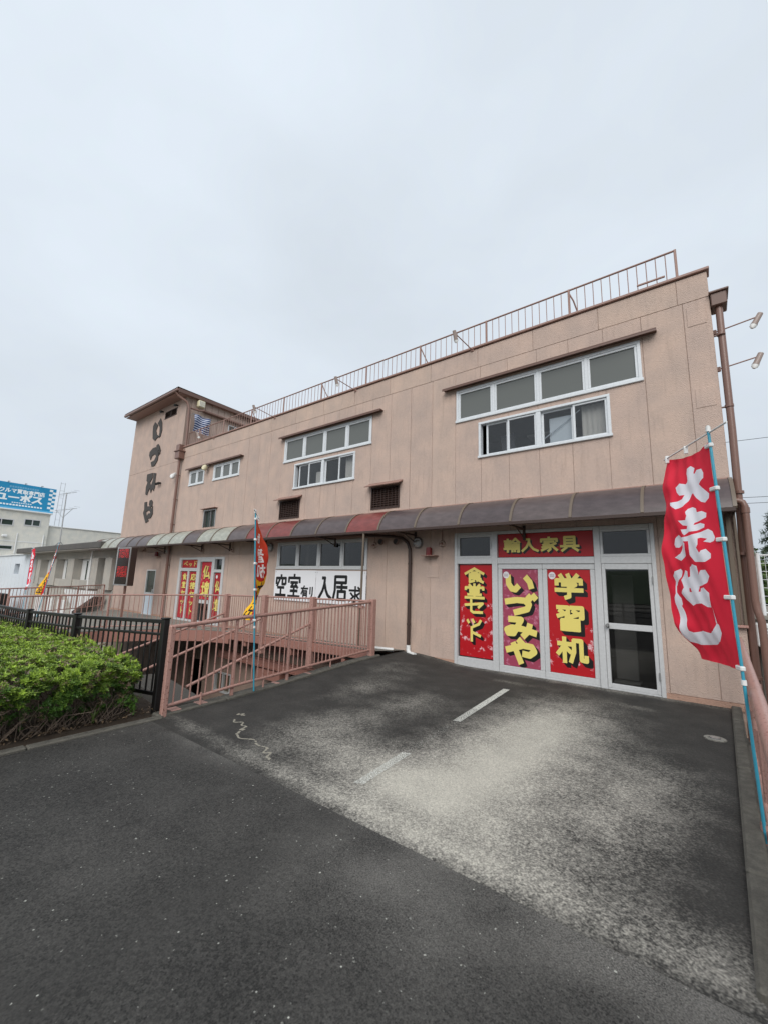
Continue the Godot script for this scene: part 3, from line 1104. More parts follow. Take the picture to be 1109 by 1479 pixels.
# sliding sashes in two tracks; how: what stands behind each pane
func slide_window(x0: float, x1: float, y0: float, y1: float, how: Array) -> void:
	var b := Bld.new()
	frame_bars(b, x0, x1, y0, y1, [], 0.05, -0.1, 0.03)
	b.bev(V((x0 + x1) / 2, (y0 + y1) / 2, -0.02), V(0.09, y1 - y0 - 0.1, 0.09), 0.005)
	var wd := put(b, "window", M["white_frame"], store)
	var q := (x1 - x0) / 4.0
	for i in 4:
		var back := i == 0 or i == 2
		var z := -0.06 if back else -0.015
		var a := x0 + q * i + (0.05 if i == 0 else 0.0) + (0.045 if i == 2 else 0.0)
		var c := x0 + q * (i + 1) - (0.05 if i == 3 else 0.0) - (0.045 if i == 1 else 0.0)
		if how[i] == 0 or how[i] == 3 and i == 0:
			a += 0.1
		b = Bld.new()
		var s := 0.038
		var l := y0 + 0.05
		var t := y1 - 0.05
		b.bev(V((a + c) / 2, t - s / 2, z), V(c - a, s, 0.035), 0.004)
		b.bev(V((a + c) / 2, l + s / 2, z), V(c - a, s, 0.035), 0.004)
		b.bev(V(a + s / 2, (l + t) / 2, z), V(s, t - l - 2 * s, 0.035), 0.004)
		b.bev(V(c - s / 2, (l + t) / 2, z), V(s, t - l - 2 * s, 0.035), 0.004)
		put(b, "sash", M["white_frame"], wd)
		b = Bld.new()
		b.span(a + s, c - s, l + s, t - s, z - 0.003, z + 0.003)
		put(b, "pane", M["glass"], wd)
		# what can be made out behind: a leaning dark board, a pale blind, a curtain
		b = Bld.new()
		match how[i]:
			0:
				b.bev(V(a + 0.3, y0 + 0.3, -0.5), V(0.3, 0.6, 0.05), 0.02, Basis(Vector3.BACK, 0.08))
				put(b, "board", M["dark_curtain"], wd)
			2:
				b.bev(V((a + c) / 2 + 0.04, y0 + 0.36, -0.17), V(0.44, 0.52, 0.03), 0.01)
				b.tube(V(a, y0 + 0.2, -0.12), V(c + 0.1, y0 + 0.66, -0.12), 0.009, 6)
				put(b, "board", M["pale_panel"], wd)
			3, 6:
				if i == 3:
					drape(b, a + 0.12, c + 0.05, y0 + 0.03, y1 - 0.06, -0.16)
					put(b, "curtain", M["curtain"], wd)
			1:
				b.bev(V((a + c) / 2 + 0.2, y1 - 0.22, -0.9), V(0.7, 0.05, 0.3), 0.01)
				put(b, "shelf", M["curtain"], wd)
			4:
				b.bev(V((a + c) / 2 + 0.06, y0 + 0.25, -0.2), V(0.4, 0.45, 0.04), 0.01)
				put(b, "board", M["curtain"], wd)

func drape(b: Bld, x0: float, x1: float, y0: float, y1: float, z: float) -> void:
	var rows := []
	for i in 5:
		var row := []
		for j in 25:
			row.append(V(lerpf(x0, x1, j / 24.0), lerpf(y1, y0, i / 4.0), z + 0.02 * sin(j * 1.5) * (0.6 + 0.1 * i)))
		rows.append(row)
	b.sheet(rows)

func build_tower() -> void:
	var e := [-16.72]
	while e[-1] > -21.3:
		e.append(e[-1] - 0.6)
	e[-1] = -21.7
	wall_of_panels("tower_front_wall", -21.7, -16.722, -0.15, 9.14, e, [[0.075, 3.28], [3.28, 6.27], [6.27, 9.12]], M["tower_wall"])
	var b := Bld.new()
	b.span(-21.7, -21.5, -3.0, 9.14, -6.0, -0.202)
	b.span(-16.92, -16.72, 6.5, 9.14, -6.0, -0.202)
	b.span(-21.5, -16.92, -0.1, 9.14, -6.2, -6.0)
	put(b, "tower_side_wall", M["tower_wall"], store)
	# sheeted side wall above the roof: upright boards
	for k in 19:
		b = Bld.new()
		b.bev(V(-16.705, 7.82, -0.36 - k * 0.3), V(0.03, 2.6, 0.285), 0.006)
		put(b, "cladding_board", M["tower_wall"], store)
	b = Bld.new()
	for r in cut(-21.7, -16.72, -0.02, 0.075, HOLES):
		b.span(r[0], r[1], r[2], r[3], -0.05, 0.012)
	put(b, "tower_plinth", M["plinth"], store)
	# corrugated roof with a boxed gutter along the front eave
	b = Bld.new()
	var rows := []
	for i in 2:
		var row := []
		for j in 261:
			var x := lerpf(-21.72, -16.5, j / 260.0)
			row.append(V(x, 9.235 + 0.016 * sin(j * TAU / 6.0) + (0.0 if i else -0.12), 0.54 if i else -6.6))
		rows.append(row)
	b.sheet(rows)
	var under := []
	for row in rows:
		var u := []
		for p in row:
			u.append(p - V(0, 0.004, 0))
		under.append(u)
	under.reverse()
	b.sheet(under)
	var roof := put(b, "tower_roof", M["roof_metal"], store)
	b = Bld.new()
	b.bev(V(-19.11, 9.13, 0.52), V(5.2, 0.11, 0.1), 0.02)
	put(b, "gutter", M["pipe"], roof)
	b = Bld.new()
	b.bev(V(-16.52, 9.12, -2.97), V(0.05, 0.16, 6.9), 0.008)
	put(b, "bargeboard", M["brown"], roof)
	b = Bld.new()
	b.span(-21.7, -16.55, 9.06, 9.085, -6.4, 0.46)
	put(b, "soffit", M["coping"], roof)
	# pent strip and gutter on the side
	b = Bld.new()
	b.bev(V(-16.6, 8.62, -3.3), V(0.22, 0.07, 5.2), 0.01)
	put(b, "side_gutter", M["pipe"], store)
	for k in 22:
		b = Bld.new()
		b.bev(V(-16.6, 8.98, -2.2 - k * 0.16), V(0.05, 0.12, 0.05), 0.006)
		put(b, "rafter_end", M["brown"], roof)
	# vents
	b = Bld.new()
	frame_bars(b, -18.6, -17.52, 8.46, 8.8, [-18.06], 0.035, -0.09, 0.012)
	b.span(-18.57, -17.55, 8.49, 8.77, -0.1, -0.09)
	var vent := put(b, "wall_vent", M["dark_brown"], store)
	for k in 6:
		for s in [[-18.565, -18.08], [-18.04, -17.555]]:
			b = Bld.new()
			b.box(V((s[0] + s[1]) / 2, 8.51 + k * 0.05, -0.03), V(s[1] - s[0], 0.045, 0.006), Basis(Vector3.RIGHT, -0.7))
			put(b, "slat", M["dark_brown"], vent)
	# painted metal kana down the tower
	# traced on the wall: centimetres to the right of x = -20 and up from the floor
	var kana := [["50,853 83,832 71,808 82,788 104,776 71,760 46,775 37,809 35,838", "102,860 121,836 130,798 121,772 106,767 108,791 104,817 79,841"],
		["88,727 97,710 142,690 125,682 123,659 100,639 71,639 58,661 89,664 105,681 89,695 65,691 52,672 32,697 34,713 60,726", "110,738 128,724 127,704 110,702 97,714 95,734", "132,718 141,702 136,686 118,686 122,698 131,702"],
		["38,607 92,607 95,582 75,565 93,544 75,534 62,509 46,514 42,550 53,568 40,577", "100,606 126,601 126,570 131,539 123,521 108,534 97,515 84,533 94,555 105,573"],
		["48,478 71,478 77,456 97,456 125,443 134,453 142,419 128,402 105,400 86,409 98,423 122,424 102,439 75,432 85,412 111,390 84,383 66,406 47,430 55,445", "114,483 129,472 128,454 111,449 95,464 98,481"]]
	for q in kana:
		b = Bld.new()
		for outline in q:
			var pl := outline_of(outline, 0.01, 0.01)
			var tr := Geometry2D.triangulate_polygon(pl)
			for k in range(0, tr.size(), 3):
				b.prism(PackedVector2Array([pl[tr[k]], pl[tr[k + 1]], pl[tr[k + 2]]]), 0.0, 0.026, V(-20, 0, 0.003))
		put(b, "kana_letter", M["letter"], store)
	# side window on the tower
	b = Bld.new()
	var bs := Basis(Vector3.UP, PI / 2)
	for q in [[-1.95, 0.04, 0.5], [-2.25, 0.04, 0.5], [-2.55, 0.04, 0.5]]:
		b.bev(V(-16.67, 8.2, q[0]), V(0.06, 0.5, q[1]), 0.005)
	for y in [7.97, 8.43]:
		b.bev(V(-16.67, y, -2.25), V(0.06, 0.04, 0.64), 0.005)
	var sw := put(b, "tower_window", M["white_frame"], store)
	b = Bld.new()
	b.span(-16.69, -16.683, 7.98, 8.42, -2.53, -1.97)
	put(b, "pane", M["green_glass"], sw)
	# small door in the tower
	b = Bld.new()
	frame_bars(b, -18.45, -17.62, 0.0, 1.82, [], 0.05, -0.1, 0.02)
	b.bev(V(-18.035, 0.86, -0.03), V(0.73, 0.07, 0.06), 0.005)
	b.bev(V(-17.73, 0.95, 0.02), V(0.025, 0.16, 0.05), 0.008)
	var sd := put(b, "side_door", M["aluminium"], store)
	b = Bld.new()
	b.span(-18.4, -17.67, 0.895, 1.77, -0.04, -0.03)
	put(b, "pane", M["green_glass"], sd)
	b = Bld.new()
	b.span(-18.4, -17.67, 0.05, 0.825, -0.04, -0.028)
	put(b, "panel", M["pale_panel"], sd)

# ------------------------------------------------------------------ awning
const PROFILE := [[0.016, 3.25], [0.14, 3.245], [0.28, 3.215], [0.41, 3.155], [0.53, 3.065], [0.63, 2.95], [0.70, 2.83], [0.74, 2.72]]

func awning_strip(x0: float, x1: float, lift: float, thick: float) -> Bld:
	var b := Bld.new()
	var top := []
	var bot := []
	for p in PROFILE:
		top.append([V(x0, p[1] + lift, p[0] + lift), V(x1, p[1] + lift, p[0] + lift)])
		bot.append([V(x1, p[1] + lift - thick, p[0] + lift - thick * 0.5), V(x0, p[1] + lift - thick, p[0] + lift - thick * 0.5)])
	b.sheet(top)
	b.sheet(bot)
	for i in PROFILE.size() - 1:
		b.quad(top[i][1], top[i + 1][1], bot[i + 1][0], bot[i][0])
		b.quad(top[i + 1][0], top[i][0], bot[i][1], bot[i + 1][1])
	var l := PROFILE.size() - 1
	b.quad(top[l][0], bot[l][1], bot[l][0], top[l][1])
	return b

func build_awning() -> void:
	var aw := thing("awning", "long curved awning of dark brown, white and red plastic panels along the shop wall", "awning")
	var xs := [0.39, -0.67, -1.68, -2.68, -3.70, -4.70, -5.67, -6.64, -7.65, -8.61, -9.61, -10.6, -11.56, -12.51, -13.36, -14.29, -15.31, -16.2, -17.08, -18.02, -18.94, -19.92, -20.87, -21.79, -22.65, -23.1]
	var cs := "DDDDDDRDDRRDLLDLLLDDDLLLR"
	for i in xs.size() - 1:
		var key: String = {"D": "awning_dark", "R": "awning_red", "L": "awning_light"}[cs[i]]
		put(awning_strip(xs[i + 1] + 0.012, xs[i] - 0.012, 0.0, 0.006), "panel", M[key if key != "awning_dark" else ["awning_dark", "awning_dark1", "awning_dark2"][(i * 7 + i / 3) % 3]], aw)
	for x in xs:
		put(awning_strip(x - 0.022, x + 0.022, 0.012, 0.03), "rib", M["bronze_post"], aw)
	var b := Bld.new()
	b.bev(V(-11.355, 2.69, 0.745), V(23.5, 0.06, 0.055), 0.008)
	put(b, "front_bar", M["dark_brown"], aw)
	b = Bld.new()
	b.bev(V(-11.355, 3.262, 0.02), V(23.5, 0.05, 0.04), 0.008)
	put(b, "wall_flashing", M["coping"], aw)
	for x in [0.2, -2.68, -5.15, -7.65, -10.6, -12.51, -14.29, -17.08, -19.92]:
		b = Bld.new()
		b.bev(V(x, 2.665, 0.37), V(0.035, 0.035, 0.7), 0.004)
		b.bev(V(x, 2.60, 0.02), V(0.05, 0.28, 0.03), 0.004)
		b.tube(V(x, 2.5, 0.03), V(x, 2.655, 0.45), 0.013, 6)
		put(b, "bracket", M["dark_brown"], aw)
	# end plate at the near end
	b = Bld.new()
	var poly := PackedVector2Array()
	for p in PROFILE:
		poly.append(Vector2(-p[0], p[1] - 0.01))
	poly.append(Vector2(-0.016, 2.72))
	b.prism(poly, 0.0, 0.012, V(0.4, 0, 0), Basis(Vector3.UP, PI / 2))
	put(b, "end_plate", M["awning_dark"], aw)
	# slanted prop at the edge of the walkway
	var pr := thing("awning_prop", "thin grey brown steel prop standing under the awning front, clamped near the railing end", "post")
	b = Bld.new()
	b.tube(V(-6.075, 0.12, 0.75), V(-6.065, 2.665, 0.745), 0.026, 10)
	put(b, "tube", M["bronze_post"], pr)
	b = Bld.new()
	b.bev(V(-6.07, 1.04, 0.75), V(0.14, 0.06, 0.09), 0.01)
	put(b, "clamp", M["pink"], pr)

# ------------------------------------------------------------------ shop window, door, posters
const RED := Color(0.69, 0.055, 0.105)
const YEL := Color(0.89, 0.82, 0.45)

func poster(called: String, label: String, r: Array, z: float, im: Image, cat := "poster", group := "") -> void:
	var b := Bld.new()
	b.box(Vector3.ZERO, V(r[1] - r[0], r[3] - r[2], 0.004))
	var o := put(b, called, print_mat(im, 0.42))
	o.position = V((r[0] + r[1]) / 2, (r[2] + r[3]) / 2, z)
	tag(o, label, cat, group)

func blocky(im: Image, text: String, boxes: Array, w: float, shade: Vector2) -> void:
	for pass_ in 2:
		for i in text.length():
			var bx: Array = boxes[i]
			var r := Rect2(bx[0], bx[1], bx[2], bx[3])
			if pass_ == 0:
				for k in 7:
					glyph(im, text[i], Rect2(r.position + shade * (k + 1) / 7.0, r.size), w, Color(0.055, 0.05, 0.05))
			else:
				glyph(im, text[i], r, w, YEL)

func roundel(im: Image, c: Vector2, r: float) -> void:
	disc(im, c, r, Color(0.88, 0.87, 0.88))
	for k in 3:
		im.fill_rect(Rect2i(int(c.x - r * 0.7), int(c.y - r * 0.3 + k * r * 0.3), int(r * 1.4), int(r * 0.12)), Color(0.5, 0.42, 0.45))

func build_shopfront() -> void:
	var b := Bld.new()
	var z0 := -0.1
	var z1 := 0.03
	# outer frame, two posts, the transom bar
	for q in [[-4.16, -4.09, 0, 2.66], [-3.335, -3.225, 0, 2.66], [-1.49, -1.39, 0, 2.66], [-0.66, -0.6, 0, 2.66]]:
		b.bev(V((q[0] + q[1]) / 2, (q[2] + q[3]) / 2, (z0 + z1) / 2), V(q[1] - q[0], q[3] - q[2], z1 - z0), 0.006)
	for q in [[-4.09, -3.335], [-3.225, -1.49], [-1.39, -0.66]]:
		b.bev(V((q[0] + q[1]) / 2, 2.63, -0.037), V(q[1] - q[0], 0.06, 0.12), 0.006)
		b.bev(V((q[0] + q[1]) / 2, 2.075, -0.037), V(q[1] - q[0], 0.12, 0.12), 0.006)
	b.bev(V(-3.71, 0.085, -0.037), V(0.755, 0.17, 0.12), 0.006)
	b.bev(V(-2.36, 0.012, -0.04), V(1.73, 0.024, 0.11), 0.004)
	b.bev(V(-1.025, 0.012, -0.04), V(0.73, 0.024, 0.11), 0.004)
	var sf := put(b, "shop_window_frame", M["aluminium"], store)
	# side lights: vents left and right above
	for q in [[-4.09, -3.335, 2.135, 2.6], [-1.39, -0.66, 2.135, 2.6]]:
		b = Bld.new()
		frame_bars(b, q[0], q[1], q[2], q[3], [], 0.042, -0.06, 0.012)
		for x in [q[0] + 0.02, q[1] - 0.02]:
			b.bev(V(x, 2.36, 0.02), V(0.014, 0.09, 0.02), 0.004)
		put(b, "vent_sash", M["aluminium"], sf)
		b = Bld.new()
		b.span(q[0] + 0.042, q[1] - 0.042, q[2] + 0.042, q[3] - 0.042, -0.03, -0.024)
		put(b, "pane", M["dark_glass"], sf)
	for q in [[-4.09, -3.335, 0.17, 2.015], [-3.225, -1.49, 2.135, 2.6]]:
		b = Bld.new()
		b.span(q[0], q[1], q[2], q[3], -0.05, -0.044)
		put(b, "pane", M["dark_glass"], sf)
	# pair of sliding doors behind posters
	for q in [[-3.225, -2.375], [-2.375, -1.49]]:
		b = Bld.new()
		var x0: float = q[0]
		var x1: float = q[1]
		b.bev(V((x0 + x1) / 2, 1.965, -0.03), V(x1 - x0 - 0.004, 0.095, 0.06), 0.006)
		b.bev(V((x0 + x1) / 2, 0.075, -0.03), V(x1 - x0 - 0.004, 0.1, 0.06), 0.006)
		b.bev(V(x0 + 0.042, 1.02, -0.03), V(0.08, 1.79, 0.06), 0.006)
		b.bev(V(x1 - 0.042, 1.02, -0.03), V(0.08, 1.79, 0.06), 0.006)
		var door := put(b, "sliding_door", M["aluminium"], store)
		b = Bld.new()
		b.span(x0 + 0.08, x1 - 0.08, 0.125, 1.915, -0.04, -0.034)
		put(b, "pane", M["dark_glass"], door)
	# glazed door at the right
	b = Bld.new()
	b.bev(V(-1.36, 1.02, -0.02), V(0.055, 1.985, 0.07), 0.006)
	b.bev(V(-0.69, 1.02, -0.02), V(0.055, 1.985, 0.07), 0.006)
	b.bev(V(-1.025, 1.965, -0.02), V(0.615, 0.095, 0.07), 0.006)
	b.bev(V(-1.025, 0.06, -0.02), V(0.615, 0.07, 0.07), 0.006)
	b.bev(V(-1.025, 0.995, -0.02), V(0.615, 0.095, 0.07), 0.006)
	var gd := put(b, "glass_door", M["aluminium"], store)
	b = Bld.new()
	b.span(-1.3325, -0.7175, 1.0425, 1.9175, -0.03, -0.022)
	put(b, "pane", M["dark_glass"], gd)
	b = Bld.new()
	b.span(-1.3325, -0.7175, 0.095, 0.9475, -0.03, -0.022)
	put(b, "pane", M["dark_glass"], gd)
	b = Bld.new()
	b.rings([V(-1.335, 1.0, 0.014), V(-1.335, 1.0, 0.05), V(-1.335, 1.0, 0.055), V(-1.335, 1.0, 0.085), V(-1.335, 1.0, 0.095)], [0.012, 0.012, 0.028, 0.03, 0.015], 14)
	b.bev(V(-1.335, 1.0, 0.018), V(0.035, 0.07, 0.008), 0.003)
	put(b, "handle", M["steel"], gd)
	for y in [0.3, 1.75]:
		b = Bld.new()
		b.bev(V(-0.662, y, 0.035), V(0.02, 0.12, 0.02), 0.005)
		put(b, "hinge", M["steel"], gd)
	# an old display stand in the dark behind the door
	var ds := thing("display_board", "pale upright board standing in the dark just inside the glass door", "board", "", V(-1.2, 0, -0.75))
	b = Bld.new()
	b.bev(V(0, 0.95, 0), V(0.34, 1.8, 0.04), 0.01)
	put(b, "board", M["curtain"], ds)
	b = Bld.new()
	b.bev(V(0, 0.02, 0), V(0.4, 0.04, 0.35), 0.01)
	put(b, "foot", M["curtain"], ds)

	# the posters
	var W := Color(0.90, 0.84, 0.85)
	var im := Image.create(1024, 288, false, Image.FORMAT_RGB8)
	im.fill(Color(0.64, 0.035, 0.075))
	blocky(im, "輸入家具", [[62, 52, 196, 178], [272, 52, 200, 178], [480, 52, 200, 178], [690, 52, 206, 178]], 28, Vector2(20, 22))
	poster("shop_poster", "wide red sheet with four yellow characters above the sliding doors", [-3.215, -1.5, 2.145, 2.592], -0.02, im)
	im = Image.create(384, 928, false, Image.FORMAT_RGB8)
	im.fill(RED)
	wear(im, 101, 0.4, 1.0, 0.52, W)
	blocky(im, "食堂セット", [[50, 36, 246, 152], [50, 196, 246, 152], [52, 352, 240, 150], [60, 516, 214, 120], [62, 628, 214, 150]], 28, Vector2(32, 30))
	poster("shop_poster", "red sheet with five yellow characters in the leftmost pane of the shopfront", [-4.06, -3.35, 0.19, 2.0], -0.034, im)
	im = Image.create(400, 960, false, Image.FORMAT_RGB8)
	im.fill(Color(0.60, 0.25, 0.34))
	wear(im, 102, 0.0, 1.0, 0.45, Color(0.76, 0.48, 0.58))
	blocky(im, "いづみや", [[12, 44, 356, 196], [22, 262, 340, 196], [10, 476, 356, 196], [22, 688, 346, 236]], 62, Vector2(36, 28))
	roundel(im, Vector2(42, 58), 36)
	poster("shop_poster", "faded pinkish sheet with four yellow kana on the left sliding door", [-3.14, -2.46, 0.13, 1.91], -0.026, im)
	im = Image.create(416, 960, false, Image.FORMAT_RGB8)
	im.fill(RED)
	wear(im, 103, 0.55, 1.0, 0.54, W)
	blocky(im, "学習机", [[64, 40, 286, 236], [64, 336, 286, 232], [64, 624, 290, 236]], 41, Vector2(38, 38))
	roundel(im, Vector2(46, 58), 36)
	poster("shop_poster", "red sheet with three large yellow characters on the right sliding door", [-2.29, -1.575, 0.13, 1.91], -0.026, im)

func build_left_entrance() -> void:
	# -15.78 .. -12.75, 0 .. 2.28
	var b := Bld.new()
	var z0 := -0.1
	var z1 := 0.03
	for q in [[-15.78, -15.62], [-14.46, -14.26], [-13.5, -13.33], [-12.88, -12.75]]:
		b.bev(V((q[0] + q[1]) / 2, 1.14, -0.035), V(q[1] - q[0], 2.28, 0.13), 0.006)
	for q in [[-15.62, -14.46, 2.24, 0.08], [-15.62, -14.46, 1.84, 0.12], [-14.26, -13.5, 2.2, 0.16], [-14.26, -13.5, 0.74, 0.12], [-14.26, -13.5, 0.04, 0.08], [-13.33, -12.88, 2.24, 0.08], [-13.33, -12.88, 1.8, 0.1], [-13.33, -12.88, 0.04, 0.08], [-15.62, -14.46, 0.04, 0.08]]:
		b.bev(V((q[0] + q[1]) / 2, q[2], -0.037), V(q[1] - q[0], q[3], 0.12), 0.006)
	b.bev(V(-15.06, 0.94, -0.037), V(0.1, 1.72, 0.11), 0.006)
	var fr := put(b, "entrance_frame", M["aluminium"], store)
	for q in [[-15.62, -14.46, 0.08, 2.2], [-14.26, -13.5, 0.08, 2.12], [-13.33, -12.88, 0.08, 2.2]]:
		b = Bld.new()
		b.span(q[0], q[1], q[2], q[3], -0.07, -0.064)
		put(b, "pane", M["dark_glass"], fr)
	var im := Image.create(512, 160, false, Image.FORMAT_RGB8)
	im.fill(RED)
	blocky(im, "ベッド", [[40, 24, 130, 112], [200, 30, 110, 106], [340, 20, 130, 116]], 17, Vector2(9, 9))
	poster("entrance_poster", "small wide red sheet with three yellow kana over the far entrance", [-15.61, -14.47, 1.91, 2.19], -0.03, im)
	im = Image.create(160, 640, false, Image.FORMAT_RGB8)
	im.fill(Color(0.66, 0.14, 0.18))
	wear(im, 111, 0.0, 1.0, 0.45, Color(0.72, 0.42, 0.42))
	blocky(im, "食堂セット", [[28, 30, 100, 90], [28, 140, 100, 90], [28, 256, 100, 90], [34, 376, 84, 80], [40, 484, 80, 100]], 14, Vector2(6, 6))
	poster("entrance_poster", "narrow faded red sheet with yellow characters, leftmost of the far entrance", [-15.6, -15.13, 0.1, 1.77], -0.03, im)
	im = Image.create(160, 640, false, Image.FORMAT_RGB8)
	im.fill(Color(0.66, 0.12, 0.16))
	blocky(im, "応接セット", [[24, 30, 108, 96], [24, 144, 108, 96], [28, 262, 100, 90], [34, 380, 84, 80], [40, 486, 80, 100]], 14, Vector2(6, 6))
	poster("entrance_poster", "narrow red sheet with yellow characters beside the tall white door of the far entrance", [-15.0, -14.47, 0.1, 1.77], -0.03, im)
	im = Image.create(256, 480, false, Image.FORMAT_RGB8)
	im.fill(Color(0.72, 0.12, 0.18))
	wear(im, 112, 0.0, 1.0, 0.4, Color(0.8, 0.5, 0.52))
	blocky(im, "仏壇", [[40, 40, 176, 180], [34, 250, 186, 190]], 25, Vector2(10, 10))
	poster("entrance_poster", "red sheet with two large yellow characters on the tall white door", [-14.22, -13.53, 0.82, 2.1], -0.03, im)
	im = Image.create(128, 480, false, Image.FORMAT_RGB8)
	im.fill(Color(0.62, 0.10, 0.14))
	disc(im, Vector2(34, 40), 18, Color(0.85, 0.85, 0.85))
	blocky(im, "仏壇", [[18, 80, 92, 110], [18, 250, 92, 120]], 14, Vector2(6, 6))
	poster("entrance_poster", "narrow dark red sheet at the right edge of the far entrance, below the dark pane", [-13.31, -12.9, 0.1, 1.74], -0.03, im)
	# vacancy banner: two white boards below the row of windows
	var vb := thing("vacancy_sign", "long white two board sign with black characters under the row of four windows", "sign")
	im = Image.create(1024, 496, false, Image.FORMAT_RGB8)
	im.fill(Color(0.90, 0.90, 0.91))
	var K := Color(0.04, 0.04, 0.045)
	glyph(im, "空", Rect2(34, 72, 290, 370), 47, K)
	glyph(im, "室", Rect2(356, 60, 320, 390), 47, K)
	glyph(im, "有", Rect2(684, 240, 190, 210), 30, K)
	glyph(im, "り", Rect2(880, 250, 110, 200), 30, K)
	b = Bld.new()
	b.box(V(-9.14, 1.43, 0.03), V(1.72, 0.84, 0.03))
	put(b, "board", print_mat(im, 0.5), vb)
	im = Image.create(1024, 496, false, Image.FORMAT_RGB8)
	im.fill(Color(0.89, 0.89, 0.90))
	glyph(im, "入", Rect2(70, 66, 290, 380), 50, K)
	glyph(im, "居", Rect2(380, 60, 300, 390), 47, K)
	glyph(im, "求", Rect2(700, 220, 260, 240), 32, K)
	b = Bld.new()
	b.box(V(-7.4, 1.425, 0.031), V(1.74, 0.84, 0.03))
	put(b, "board", print_mat(im, 0.5), vb)
	for x in [-9.95, -8.3, -8.23, -6.58]:
		for y in [1.05, 1.8]:
			b = Bld.new()
			b.rings([V(x, y, 0.045), V(x, y, 0.051)], [0.012, 0.009], 8)
			put(b, "screw", M["steel"], vb)

# ------------------------------------------------------------------ walkway, bridge and railings
var unit_tube := {}

func rod(parent: Node, called: String, a: Vector3, b: Vector3, r: float, m: Material) -> MeshInstance3D:
	# one shared mesh per radius and rounded length
	var l := a.distance_to(b)
	var key := "%d_%d" % [int(round(r * 10000)), int(round(l * 200))]
	if not unit_tube.has(key):
		var bl := Bld.new()
		bl.tube(Vector3.ZERO, V(0, roundf(l * 200) / 200.0, 0), r, 8)
		unit_tube[key] = bl.mesh()
	var o := inst(unit_tube[key], called, m, parent)
	var d := (b - a) / l
	var q := Quaternion(Vector3.UP, d) if d.y > -0.999 else Quaternion(Vector3.RIGHT, PI)
	o.transform = Transform3D(Basis(q), a)
	return o

# a railing between two base points with their top heights; p0, p1 lie at the height of the lower bar
func bay(parent: Node, p0: Vector3, p1: Vector3, t0: float, t1: float, gap: float, rb: float, m: Material, rt := 0.03) -> void:
	var a := V(p0.x, t0, p0.z)
	var b := V(p1.x, t1, p1.z)
	rod(parent, "top_rail", a, b, rt, m)
	rod(parent, "bottom_rail", p0, p1, rt * 0.8, m)
	var n := int(round(p0.distance_to(p1) / gap))
	for i in range(1, n):
		var u := float(i) / n
		rod(parent, "baluster", p0.lerp(p1, u), a.lerp(b, u), rb, m)

func post(parent: Node, p: Vector3, top: float, w: float, m: Material, turn := 0.0) -> void:
	var b := Bld.new()
	b.bev(V(0, (top - p.y) / 2, 0), V(w, top - p.y, w), 0.008)
	var o := put(b, "post", m, parent)
	o.position = p
	o.rotation.y = turn

const EDGE := [[-10.4, 1.1, 1.10], [-11.45, 1.3, 1.075], [-12.6, 1.95, 1.03], [-13.3, 3.1, 1.01], [-13.45, 4.2, 0.99], [-13.35, 5.25, 0.965]]

